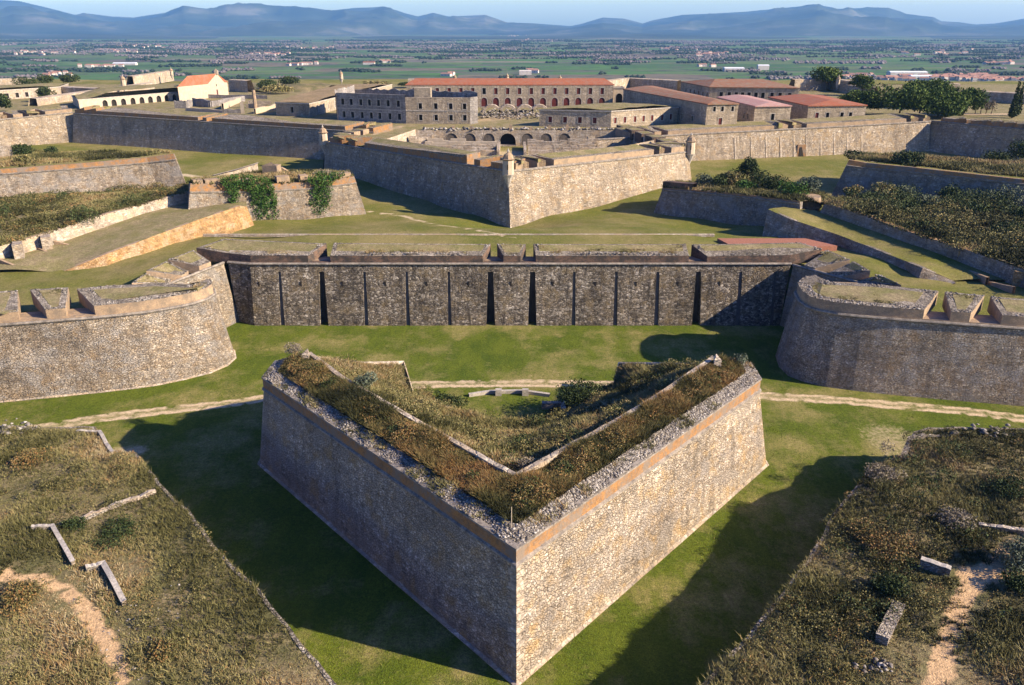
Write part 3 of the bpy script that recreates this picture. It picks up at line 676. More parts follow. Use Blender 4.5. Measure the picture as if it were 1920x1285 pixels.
# right flank
RF = V3([(48.2, 134.3), (51.2, 130), (60, 117.5)], 0); RFT = miter(RF, 1.6, ZC)
rf = tag(empty('flank_wall', (52, 128, 0)), 'shadowed flank wall between the dark curtain and the right rounded bastion', 'wall')
scarp_mb(rows(RFT), rows(RF)).build('scarp', M['bastion'], rf); cordon(rf, RFT); FR = miter(RFT, .1)
merlon(rf, [onwall(1508, 497, FR), onwall(1529, 503, FR)]+wpts(13.0, (1594, 487), (1552, 469)), 10.7, 'brick_tan', .6)
merlon(rf, [onwall(1556, 510, FR), onwall(1575, 520, FR)]+wpts(13.0, (1632, 508), (1602, 490)), 10.7, 'brick_tan', .6)
merlon(rf, [onwall(1590, 530, FR), onwall(1608, 542, FR)]+wpts(12.8, (1690, 535), (1652, 516)), 10.7, 'brick_tan', .6)
# right half bastion
RBs = V3([(60, 125), (50, 126.2), (45.4, 123.8), (43.0, 120), (42.2, 115.5), (42.5, 112), (44.2, 109.6), (46.8, 107.9), (50.3, 106.7), (54.5, 105.5), (60, 104.2), (66, 102.8), (72.5, 101.4), (110, 93.1), (150, 84.3)], 0)
RT = miter(RBs, 1.75, ZC)
rb = tag(empty('bastion', (60, 105, 0)), 'shadowed rounded half bastion on the right of the ravelin, three grassy merlons on top', 'bastion')
scarp_mb(rows(RT), rows(RBs)).build('scarp', M['bastion'], rb); cordon(rb, RT); band(rb, miter(RT, .06), ZC, ZC+.35, 'brick_tan')
RW = miter(RT, .1)
arc = [p for p in resample(RW, .5) if proj(p)[0] < 1732 and not (p.x > 49 and p.y > 121)][::2]
merlon(rb, [Vector((p.x, p.y, 12.7)) for p in arc]+[U(*q, 13.1) for q in ((1760, 546), (1640, 533), (1555, 529))], 10.9, 'brick_tan', 1.7)
for x0, x1, bk in ((1776, 1820, [(1846, 554), (1772, 547)]), (1872, 2400, [(2300, 590), (1857, 556)])): frontmerlon(rb, RW, x0, x1, bk, 12.7, 13.2, 'brick_tan')
# ================================================================== 4. the covered way on both sides of the near ditch
LE = P3([(-400, 800, 5.5), (0, 799, 5.5), (180, 799, 5.5), (208, 842, 5.5), (255, 847, 5.5), (300, 906, 5.5), (350, 955, 5.6), (392, 1012, 5.6), (470, 1090, 5.6), (540, 1178, 5.6), (638, 1290, 5.6), (760, 1420, 5.6)])
LE[0] = Vector((-150, 80, 5.5)); LE.append(Vector((2, 20, 5.6)))
cl = XY(P3([(-60, 1082, 5.8), (0, 1082, 5.8), (70, 1089, 5.8), (130, 1112, 5.8), (168, 1150, 5.8), (195, 1195, 5.8), (218, 1245, 5.8), (245, 1300, 5.8)]))
lp = terrain('left_covered_way', XY(LE)+[(-150, 20)], [tuple(p) for p in resample(LE[1:-1], 4)]+[(-60, 40, 6.6), (-40, 35, 6.3), (-50, 55, 6.3), (-70, 60, 6.2), (-120, 50, 7)], 1.0, M['scrub_soil'], .35, 5, [(cl, .6, 1.2)])
for n_, (a, b, c, ht, wd, bl, m_) in {'scrub': (125000, 4, 3.2, .42, .07, 7, 'scrub')}.items():
    o = tufts('scrub', sample(lp, a, lambda x, y: (x > -92) & (y < 84) & (x > -y*.80-18)), ht, wd, bl, M[m_], 9, 4, tb=.06)
    o.name = 'scrub_cover'; o['kind'] = 'stuff'
mk = lambda x, y: (x > -92) & (y < 84) & (x > -y*.80-18)
shrubs('low_shrubs', lp, 860, .6, 'scrub', 150, .075, mk, tb=-.14, thr=.5, clump=7)
shrubs('dark_shrubs', lp, 200, .7, 'scrub_rust', 160, .075, mk, tb=-.2, thr=.58, clump=4)
RE = P3([(1180, 1430, 5.5), (1308, 1290, 5.5), (1400, 1192, 5.5), (1472, 1108, 5.5), (1540, 1012, 5.5), (1562, 962, 5.6), (1600, 928, 5.7), (1640, 872, 5.7), (1700, 850, 5.4), (1712, 812, 5.2), (1742, 804, 5.3), (1850, 803, 5.4), (1925, 802, 5.4)])
RE.append(Vector((150, 78, 5.5))); RE.insert(0, Vector((2, 20, 5.5)))
cr = XY(P3([(1745, 1310, 5.8), (1768, 1230, 5.8), (1785, 1170, 5.8), (1800, 1125, 5.8), (1830, 1085, 5.8), (1862, 1060, 5.8), (1900, 1030, 5.8), (1960, 1015, 5.8)]))
cr2 = XY(P3([(1820, 1075, 5.8), (1880, 1075, 5.8)]))
rp = terrain('right_covered_way', XY(RE)+[(150, 20)], [tuple(p) for p in resample(RE[1:-1], 4)]+[(60, 45, 6.2), (45, 40, 6), (52, 62, 6.4), (80, 60, 6.5), (120, 50, 7)], 1.0, M['scrub_soil'], .4, 5, [(cr, .72, 1.2), (cr2, 1.2, 1.0)],
             bumps=[(float(U(1650, 930, 6).x), float(U(1650, 930, 6).y), 4.5, .9), (float(U(1800, 850, 6).x), float(U(1800, 850, 6).y), 5, .6)])
o = tufts('scrub_cover', sample(rp, 125000, lambda x, y: (x < 92) & (y < 84) & (x < y*.80+18)), .46, .07, 7, M['scrub'], 9, 4, tb=.05); o['kind'] = 'stuff'
mk = lambda x, y: (x < 92) & (y < 84) & (x < y*.80+18)
shrubs('low_shrubs', rp, 1100, .75, 'scrub', 170, .08, mk, tb=-.16, thr=.47, clump=7)
shrubs('dark_shrubs', rp, 400, .95, 'bushy', 110, .11, mk, tb=.12, thr=.56, clump=5)
shrubs('rusty_shrubs', rp, 360, .7, 'scrub_rust', 150, .08, mk, tb=-.08, thr=.5, clump=6)
for nm, T_, E_, lab, s in (('counterscarp_wall', lp, LE, 'long masonry retaining wall holding up the left scrubby bank above the shaded ditch', 1), ('counterscarp_wall', rp, RE, 'long masonry retaining wall holding up the right scrubby bank above the ditch', -1)):
    root = tag(empty(nm, tuple(E_[3])), lab, 'wall'); pa = resample(E_, 1.6)
    tp = [Vector((p.x+random.uniform(-.15, .15), p.y+random.uniform(-.1, .1), float(T_['z'](p.x, p.y))+random.uniform(.0, .12))) for p in pa]
    q = miter(tp, .5*1); lo_ = [Vector((p.x, p.y, -1)) for p in tp]; lo_ = miter(lo_, -.9)
    if s == -1: q = miter(tp, -.5) if 0 else q
    mb = MB(); mb.loft([lo_, tp]) ; mb.build('wall_face', M['bastion'], root)
    inn_ = miter(tp, -.5 if E_ is LE else -.5); 
    mb = MB(); mb.loft([tp, miter(tp, -.32), [p-Vector((0, 0, .6)) for p in miter(tp, -.32)]]); mb.build('wall_top', M['gravel'], root)
# ---- stones, low walls and bushes on the near banks
def low_wall(label, pts, wd, h_, mat='pale_wall', T_=lp, name='low_wall', ruin=.1):
    root = tag(empty(name, tuple(U(*pts[0], 5.9))), label, 'wall'); A = [U(px, py, 6.0+h_) for px, py in pts]; A = parapath(A, 6)
    tp = [Vector((p.x, p.y, float(T_['z'](p.x, p.y))+h_-random.random()*ruin)) for p in A]; b_ = miter(tp, wd); lo_ = [p-Vector((0, 0, h_+1)) for p in tp]; lb_ = [p-Vector((0, 0, h_+1)) for p in b_]
    mb = MB(); mb.loft([lo_, tp, b_, lb_]); mb.face([lo_[0], tp[0], b_[0], lb_[0]]); mb.face([lo_[-1], tp[-1], b_[-1], lb_[-1]]); mb.build('wall_body', M['bastion'], root)
    mb = MB(); up = Vector((0, 0, .06)); mb.loft([[p for p in miter(tp, -.05)], [p+up for p in miter(tp, -.05)], [p+up for p in miter(b_, .05)], [p for p in miter(b_, .05)]]); mb.build('coping', M[mat], root); return root
low_wall('upper of the two L-shaped low walls with pale coping on the left bank', [(58, 988), (94, 983), (132, 1050)], .30, .45, 'coping')
low_wall('lower of the two L-shaped low walls with pale coping on the left bank', [(160, 1060), (188, 1051), (226, 1122)], .36, .5, 'coping')
low_wall('long thin ruined wall crossing the left bank up to the ditch edge', [(146, 966), (200, 940), (290, 908)], .3, .55, 'pale_wall', ruin=.35)
low_wall('pale wall edge at the far left corner of the left bank', [(140, 800), (182, 799), (206, 840)], .3, .3, 'coping', ruin=.2)
low_wall('thin stone kerb running off the right picture edge on the right bank', [(1836, 982), (1880, 992), (1960, 1008)], .4, .5, 'pale_wall', rp)
low_wall('short broken stone wall beside the junction of the right bank paths', [(1728, 1042), (1785, 1060)], .5, .9, 'coping', rp)
low_wall('stony wall stump beside the right bank path', [(1668, 1190), (1700, 1122)], .9, .8, 'gravel', rp, ruin=.5)
low_wall('crumbled stone edge at the far corner of the right bank', [(1700, 848), (1714, 812), (1745, 804), (1800, 803)], .5, .5, 'gravel', rp, ruin=.5)
for lab, px, py, sp_, n_, sz, T_ in (('heap of pale stones at the left picture edge beyond the left bank', 20, 800, 1.6, 90, .5, lp), ('pile of fallen stones below the wall stump at the lower right', 1640, 1245, .8, 70, .3, rp), ('pale rocks on the far edge of the right bank', 1870, 806, 1.8, 60, .5, rp), ('scatter of white stones beside the left bank path', 262, 1200, 1.6, 130, .16, lp)):
    p = U(px, py, 5.8); n_ = n_ if n_ == 130 else n_//2; sz *= .85; X = rng.normal(p.x, sp_, n_); Y = rng.normal(p.y, sp_*(.5 if n_ != 130 else 2.2), n_); o = rock_obj('stone_heap', np.c_[X, Y, T_['z'](X, Y)+rng.uniform(0, .35, n_)*(n_ != 130)], sz); tag(o, lab, 'stones', kind='stuff')
for lab, px, py, r_, h_, m_, n_ in (('large dark round bush at the right picture edge beside the path', 1915, 1062, 2.3, 2.8, 'olive', 5200), ('dark bush at the lower end of the right path', 1905, 1100, 1.6, 1.3, 'bushy', 2200), ('grey leafless bushes on the crest of the right bank above the ditch', 1655, 905, 2.4, 1.5, 'twig', 2600), ('grey twiggy shrub in the middle of the right bank', 1790, 985, 2.0, 1.7, 'twig', 2000),
                                ('dark purplish bush between the two right bank walls', 1665, 1105, 2.0, 1.5, 'bushy', 2600), ('wide dark thicket on the crest of the right bank', 1660, 1020, 3.4, 1.4, 'scrub_rust', 4200), ('dark green bush spreading at the upper right of the right bank', 1890, 925, 3.0, 1.6, 'bushy', 3600), ('thin leafless sapling on the bare patch by the right bank', 1663, 840, 1.0, 1.9, 'twig', 260),
                                ('dark bush on the upper part of the left bank near the picture edge', 60, 865, 2.6, 1.3, 'scrub_rust', 2600), ('dark bush against the end of the long thin wall on the left bank', 140, 985, 1.3, 1.0, 'bushy', 1500), ('dark reddish bush above the left bank path', 45, 1130, 2.2, 1.3, 'scrub_rust', 3200), ('dark reddish bush on the lower slope of the left bank', 300, 1225, 1.3, 1.0, 'scrub_rust', 1600), ('low dark thicket between the thin wall and the L-shaped wall', 215, 1000, 2.6, .9, 'bushy', 2400)):
    p = U(px, py, 5.8); T_ = lp if px < 900 else rp; bush('bush', lab, 'bush', (p.x, p.y, float(T_['z'](p.x, p.y))-.1 if px != 1663 else 5.0), r_, h_, M[m_], n_, .10, 11)
# ================================================================== 5. ground behind the hornwork and the main moat
front = [(-150, 86.5), (-110, 96.8), (-73, 106.3), (-60, 109.9), (-53, 112.8), (-48.7, 116.5), (-48.5, 120), (-51, 122.6), (-58.5, 122.6), (-56.5, 130), (-52.6, 138.8), (-46, 137.6), (46.5, 137.6), (51.4, 137.4), (55, 131.5), (61, 124), (52, 123.2), (46.6, 120.6), (45.9, 115), (47, 112), (52, 109.9), (73, 105.2), (150, 87.9)]
fc = [(a, b, 10) for a, b in front]
gp = P3([(957, 430, 4.5), (850, 395, 5.2), (760, 368, 6), (608, 320, 7), (1100, 395, 5.5), (1297, 340, 7.5), (1430, 440, 7.5), (1240, 400, 6), (1340, 425, 6.5), (700, 405, 6.5), (600, 412, 7), (480, 427, 8), (434, 438, 8.3), (368, 447, 8.6), (291, 470, 9), (201, 499, 9.3), (116, 515, 9.5),
         (137, 270, 7.5), (0, 277, 7.5), (350, 300, 7), (400, 335, 7), (1740, 290, 7.5), (1920, 303, 7.5), (1400, 300, 7.5), (1560, 340, 7.5), (1450, 350, 7), (1920, 560, 10), (1787, 530, 9.8), (1700, 505, 9.4), (1571, 462, 9), (1450, 450, 9.2),
         (600, 446, 10), (960, 446, 10), (1250, 446, 10), (400, 446, 9.6), (300, 500, 10), (100, 530, 10), (1620, 500, 10), (1750, 530, 10), (720, 446, 10), (840, 446, 10), (1100, 446, 10)])
path_b = XY(P3([(690, 398, 6.4), (760, 405, 6.6), (810, 425, 7), (880, 438, 8.5), (960, 446, 10)]))
field = terrain('grass_slope', front+[(240, 120), (260, 360), (-300, 360), (-240, 100)], fc+[tuple(p) for p in gp], 1.9, M['grass_far'], .12, 14,
    [(path_b, 1.0, .8), (XY(P3([(1130, 405, 6), (1330, 398, 6.5)])), 1.2, .45), (XY(P3([(340, 328, 7), (420, 340, 7)])), 2, .8)])
rpv = P3([(1345, 447, 10.12), (1510, 447, 10.12), (1570, 461, 10.12), (1500, 464, 10.12), (1440, 462, 10.12), (1370, 460, 10.12)])
mb = MB(); mb.prism([Vector((p.x, p.y, p.z)) for p in rpv], 9.0, None); tag(mb.build('red_paving', M['red_pave']), kind='structure')
kb = [U(x, 440, 10.1) for x in range(380, 1345, 20)]; mb = MB(); mb.loft([[p-Vector((0, 0, .5)) for p in kb], kb, [p+Vector((0, .7, 0)) for p in kb], [p+Vector((0, .7, -.5)) for p in kb]]); tag(mb.build('path_kerb', M['pale_wall']), kind='structure')
# ---- ramp and walls on the left
B1 = [(116, 513, 9.3), (201, 499, 9.2), (291, 470, 8.9), (368, 447, 8.5), (434, 438, 8.3), (477, 423, 8)]
T1p = [(116, 510), (201, 476), (291, 442), (370, 413), (450, 386), (463, 388)]
r1, b1, t1 = solid_wall('retaining_wall', 'orange-lit sloping retaining wall below the grassy ramp at left', 'wall', B1, T1p, .8, 'orange_wall', 'brick_tan')
U1 = [(-80, 510, 10), (0, 488, 10.4), (100, 460, 10.8), (185, 430, 11.2), (265, 402, 11.7), (365, 377, 12.3)]
U1t = [(-80, 488), (0, 462), (88, 437), (185, 405), (265, 384), (362, 357)]
r2, b2, t2 = solid_wall('parapet_wall', 'long low sunlit wall above the grassy ramp at left, running to the ivy-covered wall', 'wall', U1, U1t, 1.0, 'pale_wall', 'brick_tan', batter=.4)
ramp_b = [Vector(p) for p in t1] + [U(462, 384, 11.5), U(410, 374, 12.3)] + [Vector(p) for p in b2[::-1]] + [Vector((-125, 128, 9.6))]
ramp_l = terrain('grass_ramp', ramp_b, [tuple(p) for p in t1+b2]+[(-125, 128, 9.6)], 1.6, M['turf'], .12, 5)
for (x, y0, y1) in ((31, 456, 487), (84, 440, 472)):
    p = U(x, y1, 10.3); mb = MB(); mb.box((p.x, p.y+1.2, 9.5), 1.6, 3.0, 3.6, .5); mb.build('buttress', M['pale_wall'], r2)
for q0, q1 in (((50, 455, 11.6), (105, 482, 10.2)), ((100, 452, 11.6), (143, 463, 10.4)), ((-20, 480, 11.6), (30, 500, 10.2))):
    a, b = U(*q0), U(*q1); mb = MB(); A = [a, b]; mb.loft([[Vector((p.x, p.y, 8.5)) for p in A], A, shift(A, .5), [Vector((p.x, p.y, 8.5)) for p in shift(A, .5)]]); mb.build('wing_wall', M['brick_tan'], r2)
# ---- scrub ground at left and the outwork behind it
sL = [Vector(p) for p in t2] + P3([(352, 352, 12), (300, 351, 11.8), (180, 360, 11.6), (0, 372, 11.5), (-180, 385, 11.5)]) + [Vector((-190, 150, 11.5))]
scl = terrain('scrub_ground', sL, [tuple(p) for p in sL], 2.2, M['scrub_soil'], .5, 8, [(XY(P3([(-30, 475, 11.5), (40, 420, 11.5), (120, 400, 11.5)])), .8, .5)])
o = tufts('scrub_cover', sample(scl, 26000), .6, .2, 8, M['scrub'], 12, 6, tb=-.10); o['kind'] = 'stuff'
shrubs('low_shrubs', scl, 500, 1.3, 'scrub', 110, .15, flat=.45, tb=-.14, thr=.5, clump=9)
shrubs('dark_shrubs', scl, 150, 1.6, 'bushy', 120, .17, tb=.15, thr=.55, clump=8)
shrubs('rusty_shrubs', scl, 200, 1.3, 'scrub_rust', 110, .15, flat=.45, thr=.5, clump=9)
solid_wall('outwork_wall', 'sunlit masonry wall of the outwork behind the scrub at left', 'wall', [(-150, 385, 11.5), (0, 373, 11.5), (180, 361, 11.5), (296, 353, 11.5), (352, 353, 11.5)],
           [(-150, 335), (0, 318), (150, 307), (275, 296), (325, 289)], 1.0, 'bastion', 'brick_tan', batter=2.0, cordon=.16)
ob = P3([(-160, 330, 15.5), (0, 314, 15.5), (150, 303, 15.5), (275, 293, 15.5), (324, 287, 15.5), (250, 284, 15.2), (60, 285, 15), (-160, 292, 15)])
obt = terrain('outwork_top', ob, [tuple(p) for p in ob], 2.5, M['scrub_soil'], .4, 6)
o = tufts('scrub_cover', sample(obt, 5000), .9, .2, 8, M['scrub'], 12, 6, tb=-.05); o['kind'] = 'stuff'
bush('bush', 'larger dark bush on the far left outwork at the picture edge', 'bush', tuple(U(42, 296, 15)), 3.2, 4, M['bushy'], 1500, .3)
bush('bush', 'lower olive bush in front of the dark one on the left outwork', 'bush', tuple(U(45, 312, 15)), 3.2, 2.8, M['scrub'], 1200, .3)
bush('bush', 'round dark bush standing alone on the left outwork top', 'bush', tuple(U(99, 291, 15)), 2.4, 2.6, M['bushy'], 900, .28)
aq = tag(empty('arched_wall', tuple(U(0, 290, 15))), 'short low arched wall at the left picture edge below the fortress', 'wall')
mb = MB(); A = [U(-40, 300, 15), U(26, 298, 15)]; Z1 = [Vector((p.x, p.y, 18.5)) for p in A]; mb.loft([A, Z1, shift(Z1, 1.0), shift(A, 1.0)]); mb.build('wall_face', M['pale_wall'], aq)
# ---- ivy-clad lunette
r3, b3, t3 = solid_wall('lunette_wall', 'sunlit lunette wall hung with two curtains of ivy, left of the main bastion', 'wall', [(350, 436, 7.2), (480, 421, 7.2), (600, 409, 7), (687, 402, 6.5)],
                        [(357, 345), (470, 347), (585, 342), (664, 331)], 1.6, 'bastion', 'gravel', batter=1.6, cordon=.17)
lt = [Vector(p) for p in t3] + P3([(640, 322, 14), (560, 318, 14), (430, 330, 14), (365, 338, 14)])
ltt = terrain('lunette_top', lt, [tuple(p) for p in t3]+[tuple(p) for p in lt[-4:]], 1.6, M['scrub_soil'], .3, 4)
o = tufts('scrub_cover', sample(ltt, 2600), .8, .18, 8, M['scrub'], 9, 4); o['kind'] = 'stuff'
hut = tag(empty('ruined_hut', tuple(U(511, 335, 14))), 'small gabled ruin on top of the ivy-covered lunette', 'ruin')
p = U(511, 336, 13.6); mb = MB()
mb.prism([(p.x-2.0, p.y-1.2), (p.x+1.9, p.y-1.8), (p.x+2.2, p.y+1.2), (p.x-1.6, p.y+2)], 12, p.z+3.6); mb.face([(p.x-2, p.y-1.2, p.z+3.6), (p.x+1.9, p.y-1.8, p.z+3.6), (p.x+.5, p.y-1.3, p.z+4.5)]); mb.build('wall', M['brick_tan'], hut)
mb = MB(); A = [U(484, 316, 14.5), U(440, 330, 14), U(400, 340, 13.5)]; A2 = [q+Vector((0, 0, 1.6)) for q in A]; mb.loft([A, A2, shift(A2, -.7, 0, -1)]); mb.loft([[Vector((q.x, q.y, 11)) for q in A], A]); mb.build('side_wall', M['pale_wall'], hut)
mb = MB(); A = [U(527, 314, 16), U(545, 325, 14.5), U(563, 338, 13.8)]; mb.loft([[Vector((q.x, q.y, 11)) for q in A], A, shift(A, .8)]); mb.build('side_wall', M['brick_tan'], hut)
for x0, x1, yy0, yy1 in ((365, 383, 345, 356), (387, 416, 344, 355), (452, 482, 344, 352), (521, 545, 338, 348), (565, 580, 336, 346), (626, 660, 332, 343)):
    a, b = onwall(x0, yy1, t3), onwall(x1, yy1, t3); mb = MB(); A = shift([a, b], .3); zt_ = onwall((x0+x1)/2, yy0, t3).z + .8
    mb.loft([[Vector((q.x, q.y, a.z-1)) for q in A], [Vector((q.x, q.y, zt_)) for q in A], [Vector((q.x, q.y, zt_)) for q in shift(A, 2.2)], [Vector((q.x, q.y, 12)) for q in shift(A, 2.2)]])
    for e in (0, 1): q = A[e]; s_ = shift(A, 2.2)[e]; mb.face([(q.x, q.y, 12), (q.x, q.y, zt_), (s_.x, s_.y, zt_), (s_.x, s_.y, 12)])
    mb.build('parapet_block', M['brick_tan'], r3)
def ivy(label, px_poly, n, wall, size=.22):
    xs_ = [p[0] for p in px_poly]; ys_ = [p[1] for p in px_poly]; P = []
    while len(P) < n:
        X = rng.uniform(min(xs_), max(xs_), 400); Y = rng.uniform(min(ys_), max(ys_), 400); ok = inpoly(X, Y, px_poly) & (vn(X, Y, 9, 3) > .36)
        for a, b in zip(X[ok], Y[ok]): q = onwall(a, b, wall); P.append((q.x+rng.normal(0, .1), q.y-rng.uniform(0, .8), q.z))
    P = P[:n]; V, F, t = leaves(P, [(.5, .5, .45)]*n, n*4, size)
    o = np_mesh('ivy', V, F, [M['ivy']], {'t': ('FACE', t)}); tag(o, label, 'ivy'); return o
wm = [b.lerp(t, .5) for b, t in zip(b3, t3)]
ivy('large ivy mass hanging over the left half of the lunette wall', [(412, 335), (440, 328), (500, 330), (512, 345), (520, 375), (525, 412), (485, 418), (478, 402), (470, 360), (450, 352), (446, 382), (432, 380), (424, 352)], 1600, wm)
ivy('narrower ivy strand hanging over the right part of the lunette wall', [(575, 333), (600, 322), (648, 325), (640, 333), (624, 340), (620, 380), (612, 400), (588, 404), (583, 380), (586, 345)], 900, wm)
bush('bush', 'grey leafless brush crowning the right ivy strand', 'bush', tuple(U(612, 330, 15)), 2.6, 1.6, M['twig'], 800, .2)
# ---- works on the right
B2 = [(1431, 434, 8.8), (1450, 445, 8.9), (1571, 461, 9), (1640, 485, 9.3), (1700, 505, 9.6), (1722, 524, 9.8), (1790, 529, 10)]
T2p = [(1440, 393), (1482, 411), (1560, 437), (1620, 459), (1690, 487), (1730, 503), (1788, 527)]
r4, b4, t4_ = solid_wall('retaining_wall', 'shaded sloping retaining wall below the grassy ramp at right, beside the red paving', 'wall', B2, T2p, .8, 'bastion', 'gravel')
U2 = [(1537, 399, 12.3), (1600, 420, 11.9), (1700, 455, 11.3), (1790, 487, 10.6), (1870, 520, 10.2), (1980, 560, 10)]
U2t = [(1546, 381), (1612, 400), (1705, 435), (1809, 467), (1880, 492), (1990, 530)]
r5, b5, t5 = solid_wall('parapet_wall', 'long low shaded wall above the grassy ramp at right, below the bushy slope', 'wall', U2, U2t, 1.3, 'bastion', 'orange_wall', batter=.4)
for (x, y1) in ((1806, 490), (1855, 505), (1912, 530)):
    p = U(x, y1, 10.4); mb = MB(); mb.box((p.x, p.y+1.0, 9), 1.3, 3.2, 3.4, -.45); mb.build('buttress', M['orange_wall'], r5)
for q0, q1 in (((1850, 520, 11.2), (1810, 505, 10.2)), ((1900, 538, 11.2), (1848, 527, 10.2))):
    a, b = U(*q1), U(*q0); mb = MB(); A = [a, b]; mb.loft([[Vector((p.x, p.y, 8.5)) for p in A], A, shift(A, .5), [Vector((p.x, p.y, 8.5)) for p in shift(A, .5)]]); mb.build('wing_wall', M['brick_tan'], r5)
rb_ = [Vector(p) for p in t4_] + [Vector((120, 127, 10))] + [Vector(p) for p in b5[::-1]] + [U(1530, 395, 12.2), U(1470, 392, 12)]
terrain('grass_ramp', rb_, [tuple(p) for p in t4_+b5]+[(120, 127, 10)], 1.6, M['grass_far'], .12, 5)
sR = [Vector(p) for p in t5] + [Vector((210, 150, 11.5))] + P3([(2100, 395, 11.5), (1920, 388, 11.5), (1800, 376, 11.6), (1650, 366, 11.8), (1555, 372, 12.2)])
scr = terrain('scrub_ground', sR, [tuple(p) for p in sR]+[tuple(U(1750, 410, 12.5)), tuple(U(1850, 440, 12.5))], 2.2, M['scrub_soil'], .6, 8)
o = tufts('scrub_cover', sample(scr, 24000), .7, .22, 8, M['scrub'], 10, 6, tb=-.16); o['kind'] = 'stuff'
shrubs('low_shrubs', scr, 600, 1.6, 'scrub', 110, .18, flat=.6, tb=-.16, thr=.48, clump=9)
shrubs('dark_shrubs', scr, 420, 2.0, 'bushy', 120, .19, tb=.15, thr=.5, clump=8)
random.seed(5)
nearb = ['beside the wall end', 'half way along the slope', 'near the right picture edge', 'behind the low wall', 'below the dark outwork']
for i, (px, py, r_, h_, mt_) in enumerate([(1655, 372, 3.4, 4.2, 'scrub'), (1600, 362, 2.8, 2.6, 'scrub'), (1780, 372, 3.6, 3.8, 'bushy'), (1848, 380, 2.8, 3.6, 'olive'), (1887, 382, 3.6, 5, 'olive'), (1830, 400, 3.4, 2.8, 'bushy'), (1700, 395, 3.2, 3, 'bushy'),
                                          (1760, 420, 3.4, 3, 'scrub'), (1880, 440, 3.6, 3, 'bushy'), (1635, 395, 2.8, 2.4, 'bushy'), (1720, 430, 2.6, 2.4, 'bushy'), (1910, 410, 3.2, 3, 'bushy'), (1800, 450, 2.6, 2.2, 'scrub'), (1690, 368, 3, 3, 'olive'), (1740, 385, 3, 3, 'olive')]):
    lab = ['tall yellow-green bush at the top left of the right-hand scrub slope', 'pale low bush next to the broken round turret on the right', 'dark bush below the middle of the shaded outwork wall on the right', 'silvery rounded bush left of the tallest one near the right edge', 'tallest silvery bush near the right edge below the outwork wall',
           'dark spreading bush under the two silvery ones on the right slope', 'dark bush in the upper middle of the right scrub slope', 'straw-coloured bush in the centre of the right scrub slope', 'dark bush low on the right scrub slope near the picture edge', 'small dark bush near the start of the long low right wall',
           'small dark bush just above the long low right wall, mid length', 'dark bush at the right picture edge on the scrub slope', 'brownish bush just above the long low right wall near its bays', 'grey-green bush beside the tall yellow-green one', 'grey-green bush in the top middle of the right scrub slope'][i]
    bush('bush', lab, 'bush', tuple(U(px, py+6, 11.8)), r_, h_, M[mt_], 1500, .26, 9)
solid_wall('outwork_wall', 'dark shaded masonry wall of the outwork above the scrub slope at right', 'wall', [(1556, 372, 9), (1610, 372, 9.5), (1700, 378, 10), (1920, 398, 10.5), (2100, 412, 10.5)],
           [(1592, 300), (1625, 306), (1700, 313), (1920, 337), (2100, 352)], 1.0, 'bastion', 'brick_tan', batter=2.2, cordon=.14)
ob = P3([(1592, 297, 15.6), (1625, 303, 15.6), (1700, 310, 15.6), (1920, 334, 15.6), (2100, 350, 15.6), (2100, 318, 15), (1860, 300, 15), (1700, 292, 15), (1620, 289, 15)])
obt = terrain('outwork_top', ob, [tuple(p) for p in ob], 2.5, M['scrub_soil'], .4, 6)
o = tufts('scrub_cover', sample(obt, 5000), 1.0, .2, 8, M['scrub'], 12, 6, tb=-.05); o['kind'] = 'stuff'
bush('bush', 'dark bush on the corner of the right outwork top', 'bush', tuple(U(1604, 298, 15)), 3, 2.2, M['bushy'], 1000, .28)
bush('bush', 'big round dark bush on the middle of the right outwork top', 'bush', tuple(U(1697, 312, 15)), 5, 3.8, M['bushy'], 2400, .3, 9)
bush('bush', 'bright green bush at the right picture edge above the outwork', 'bush', tuple(U(1912, 300, 14)), 5, 6, M['bushy'], 2000, .32, 9)
bush('bush', 'row of low dark brush left of the bright green bush on the right', 'bush', tuple(U(1868, 304, 12)), 6, 3, M['bushy'], 1500, .3, 9)
# right lunette with trees on it
r6, b6, t6 = solid_wall('lunette_wall', 'dark shaded lunette wall with trees growing along its top, right of the main bastion', 'wall', [(1226, 398, 6.2), (1300, 408, 6.6), (1432, 424, 7.5), (1500, 432, 8)],
                        [(1243, 352), (1300, 356), (1420, 368), (1500, 378)], 1.4, 'bastion', 'gravel', batter=1.8, cordon=.08)
lt = [Vector(p) for p in t6] + P3([(1560, 385, 12), (1530, 352, 12), (1400, 340, 12.2), (1300, 340, 12.2), (1250, 342, 12.2)])
ltt = terrain('lunette_top', lt, [tuple(p) for p in t6]+[tuple(p) for p in lt[-5:]], 1.6, M['scrub_soil'], .3, 4)
o = tufts('scrub_cover', sample(ltt, 3000), .8, .18, 8, M['scrub'], 9, 4, tb=-.1); o['kind'] = 'stuff'
mb = MB(); A = [onwall(1241, 352, t6), onwall(1297, 357, t6)]; A = shift(A, .3); mb.loft([[q-Vector((0, 0, .6)) for q in A], [q+Vector((0, 0, 1.5)) for q in A], [q+Vector((0, 0, 1.5)) for q in shift(A, 2)], shift(A, 2)]); mb.build('brick_parapet', M['brick_dark'], r6)
p = U(1513, 388, 11.2); tw = tag(empty('round_turret', tuple(p)), 'broken round stone turret at the end of the tree-topped lunette', 'turret')
mb = MB(); mb.tube([p+Vector((0, 0, -3)), p+Vector((0, 0, .3)), p+Vector((0, 0, .5)), p+Vector((0, 0, 2.6)), p+Vector((0, 0, 2.4))], [3.0, 2.9, 3.2, 2.8, 2.0], 14); mb.build('body', M['brick_tan'], tw)
mb = MB(); mb.tube([p+Vector((0, 0, .0)), p+Vector((0, 0, .3)), p+Vector((0, 0, .55))], [3.05, 3.35, 3.0], 14); mb.build('cordon', M['coping'], tw)
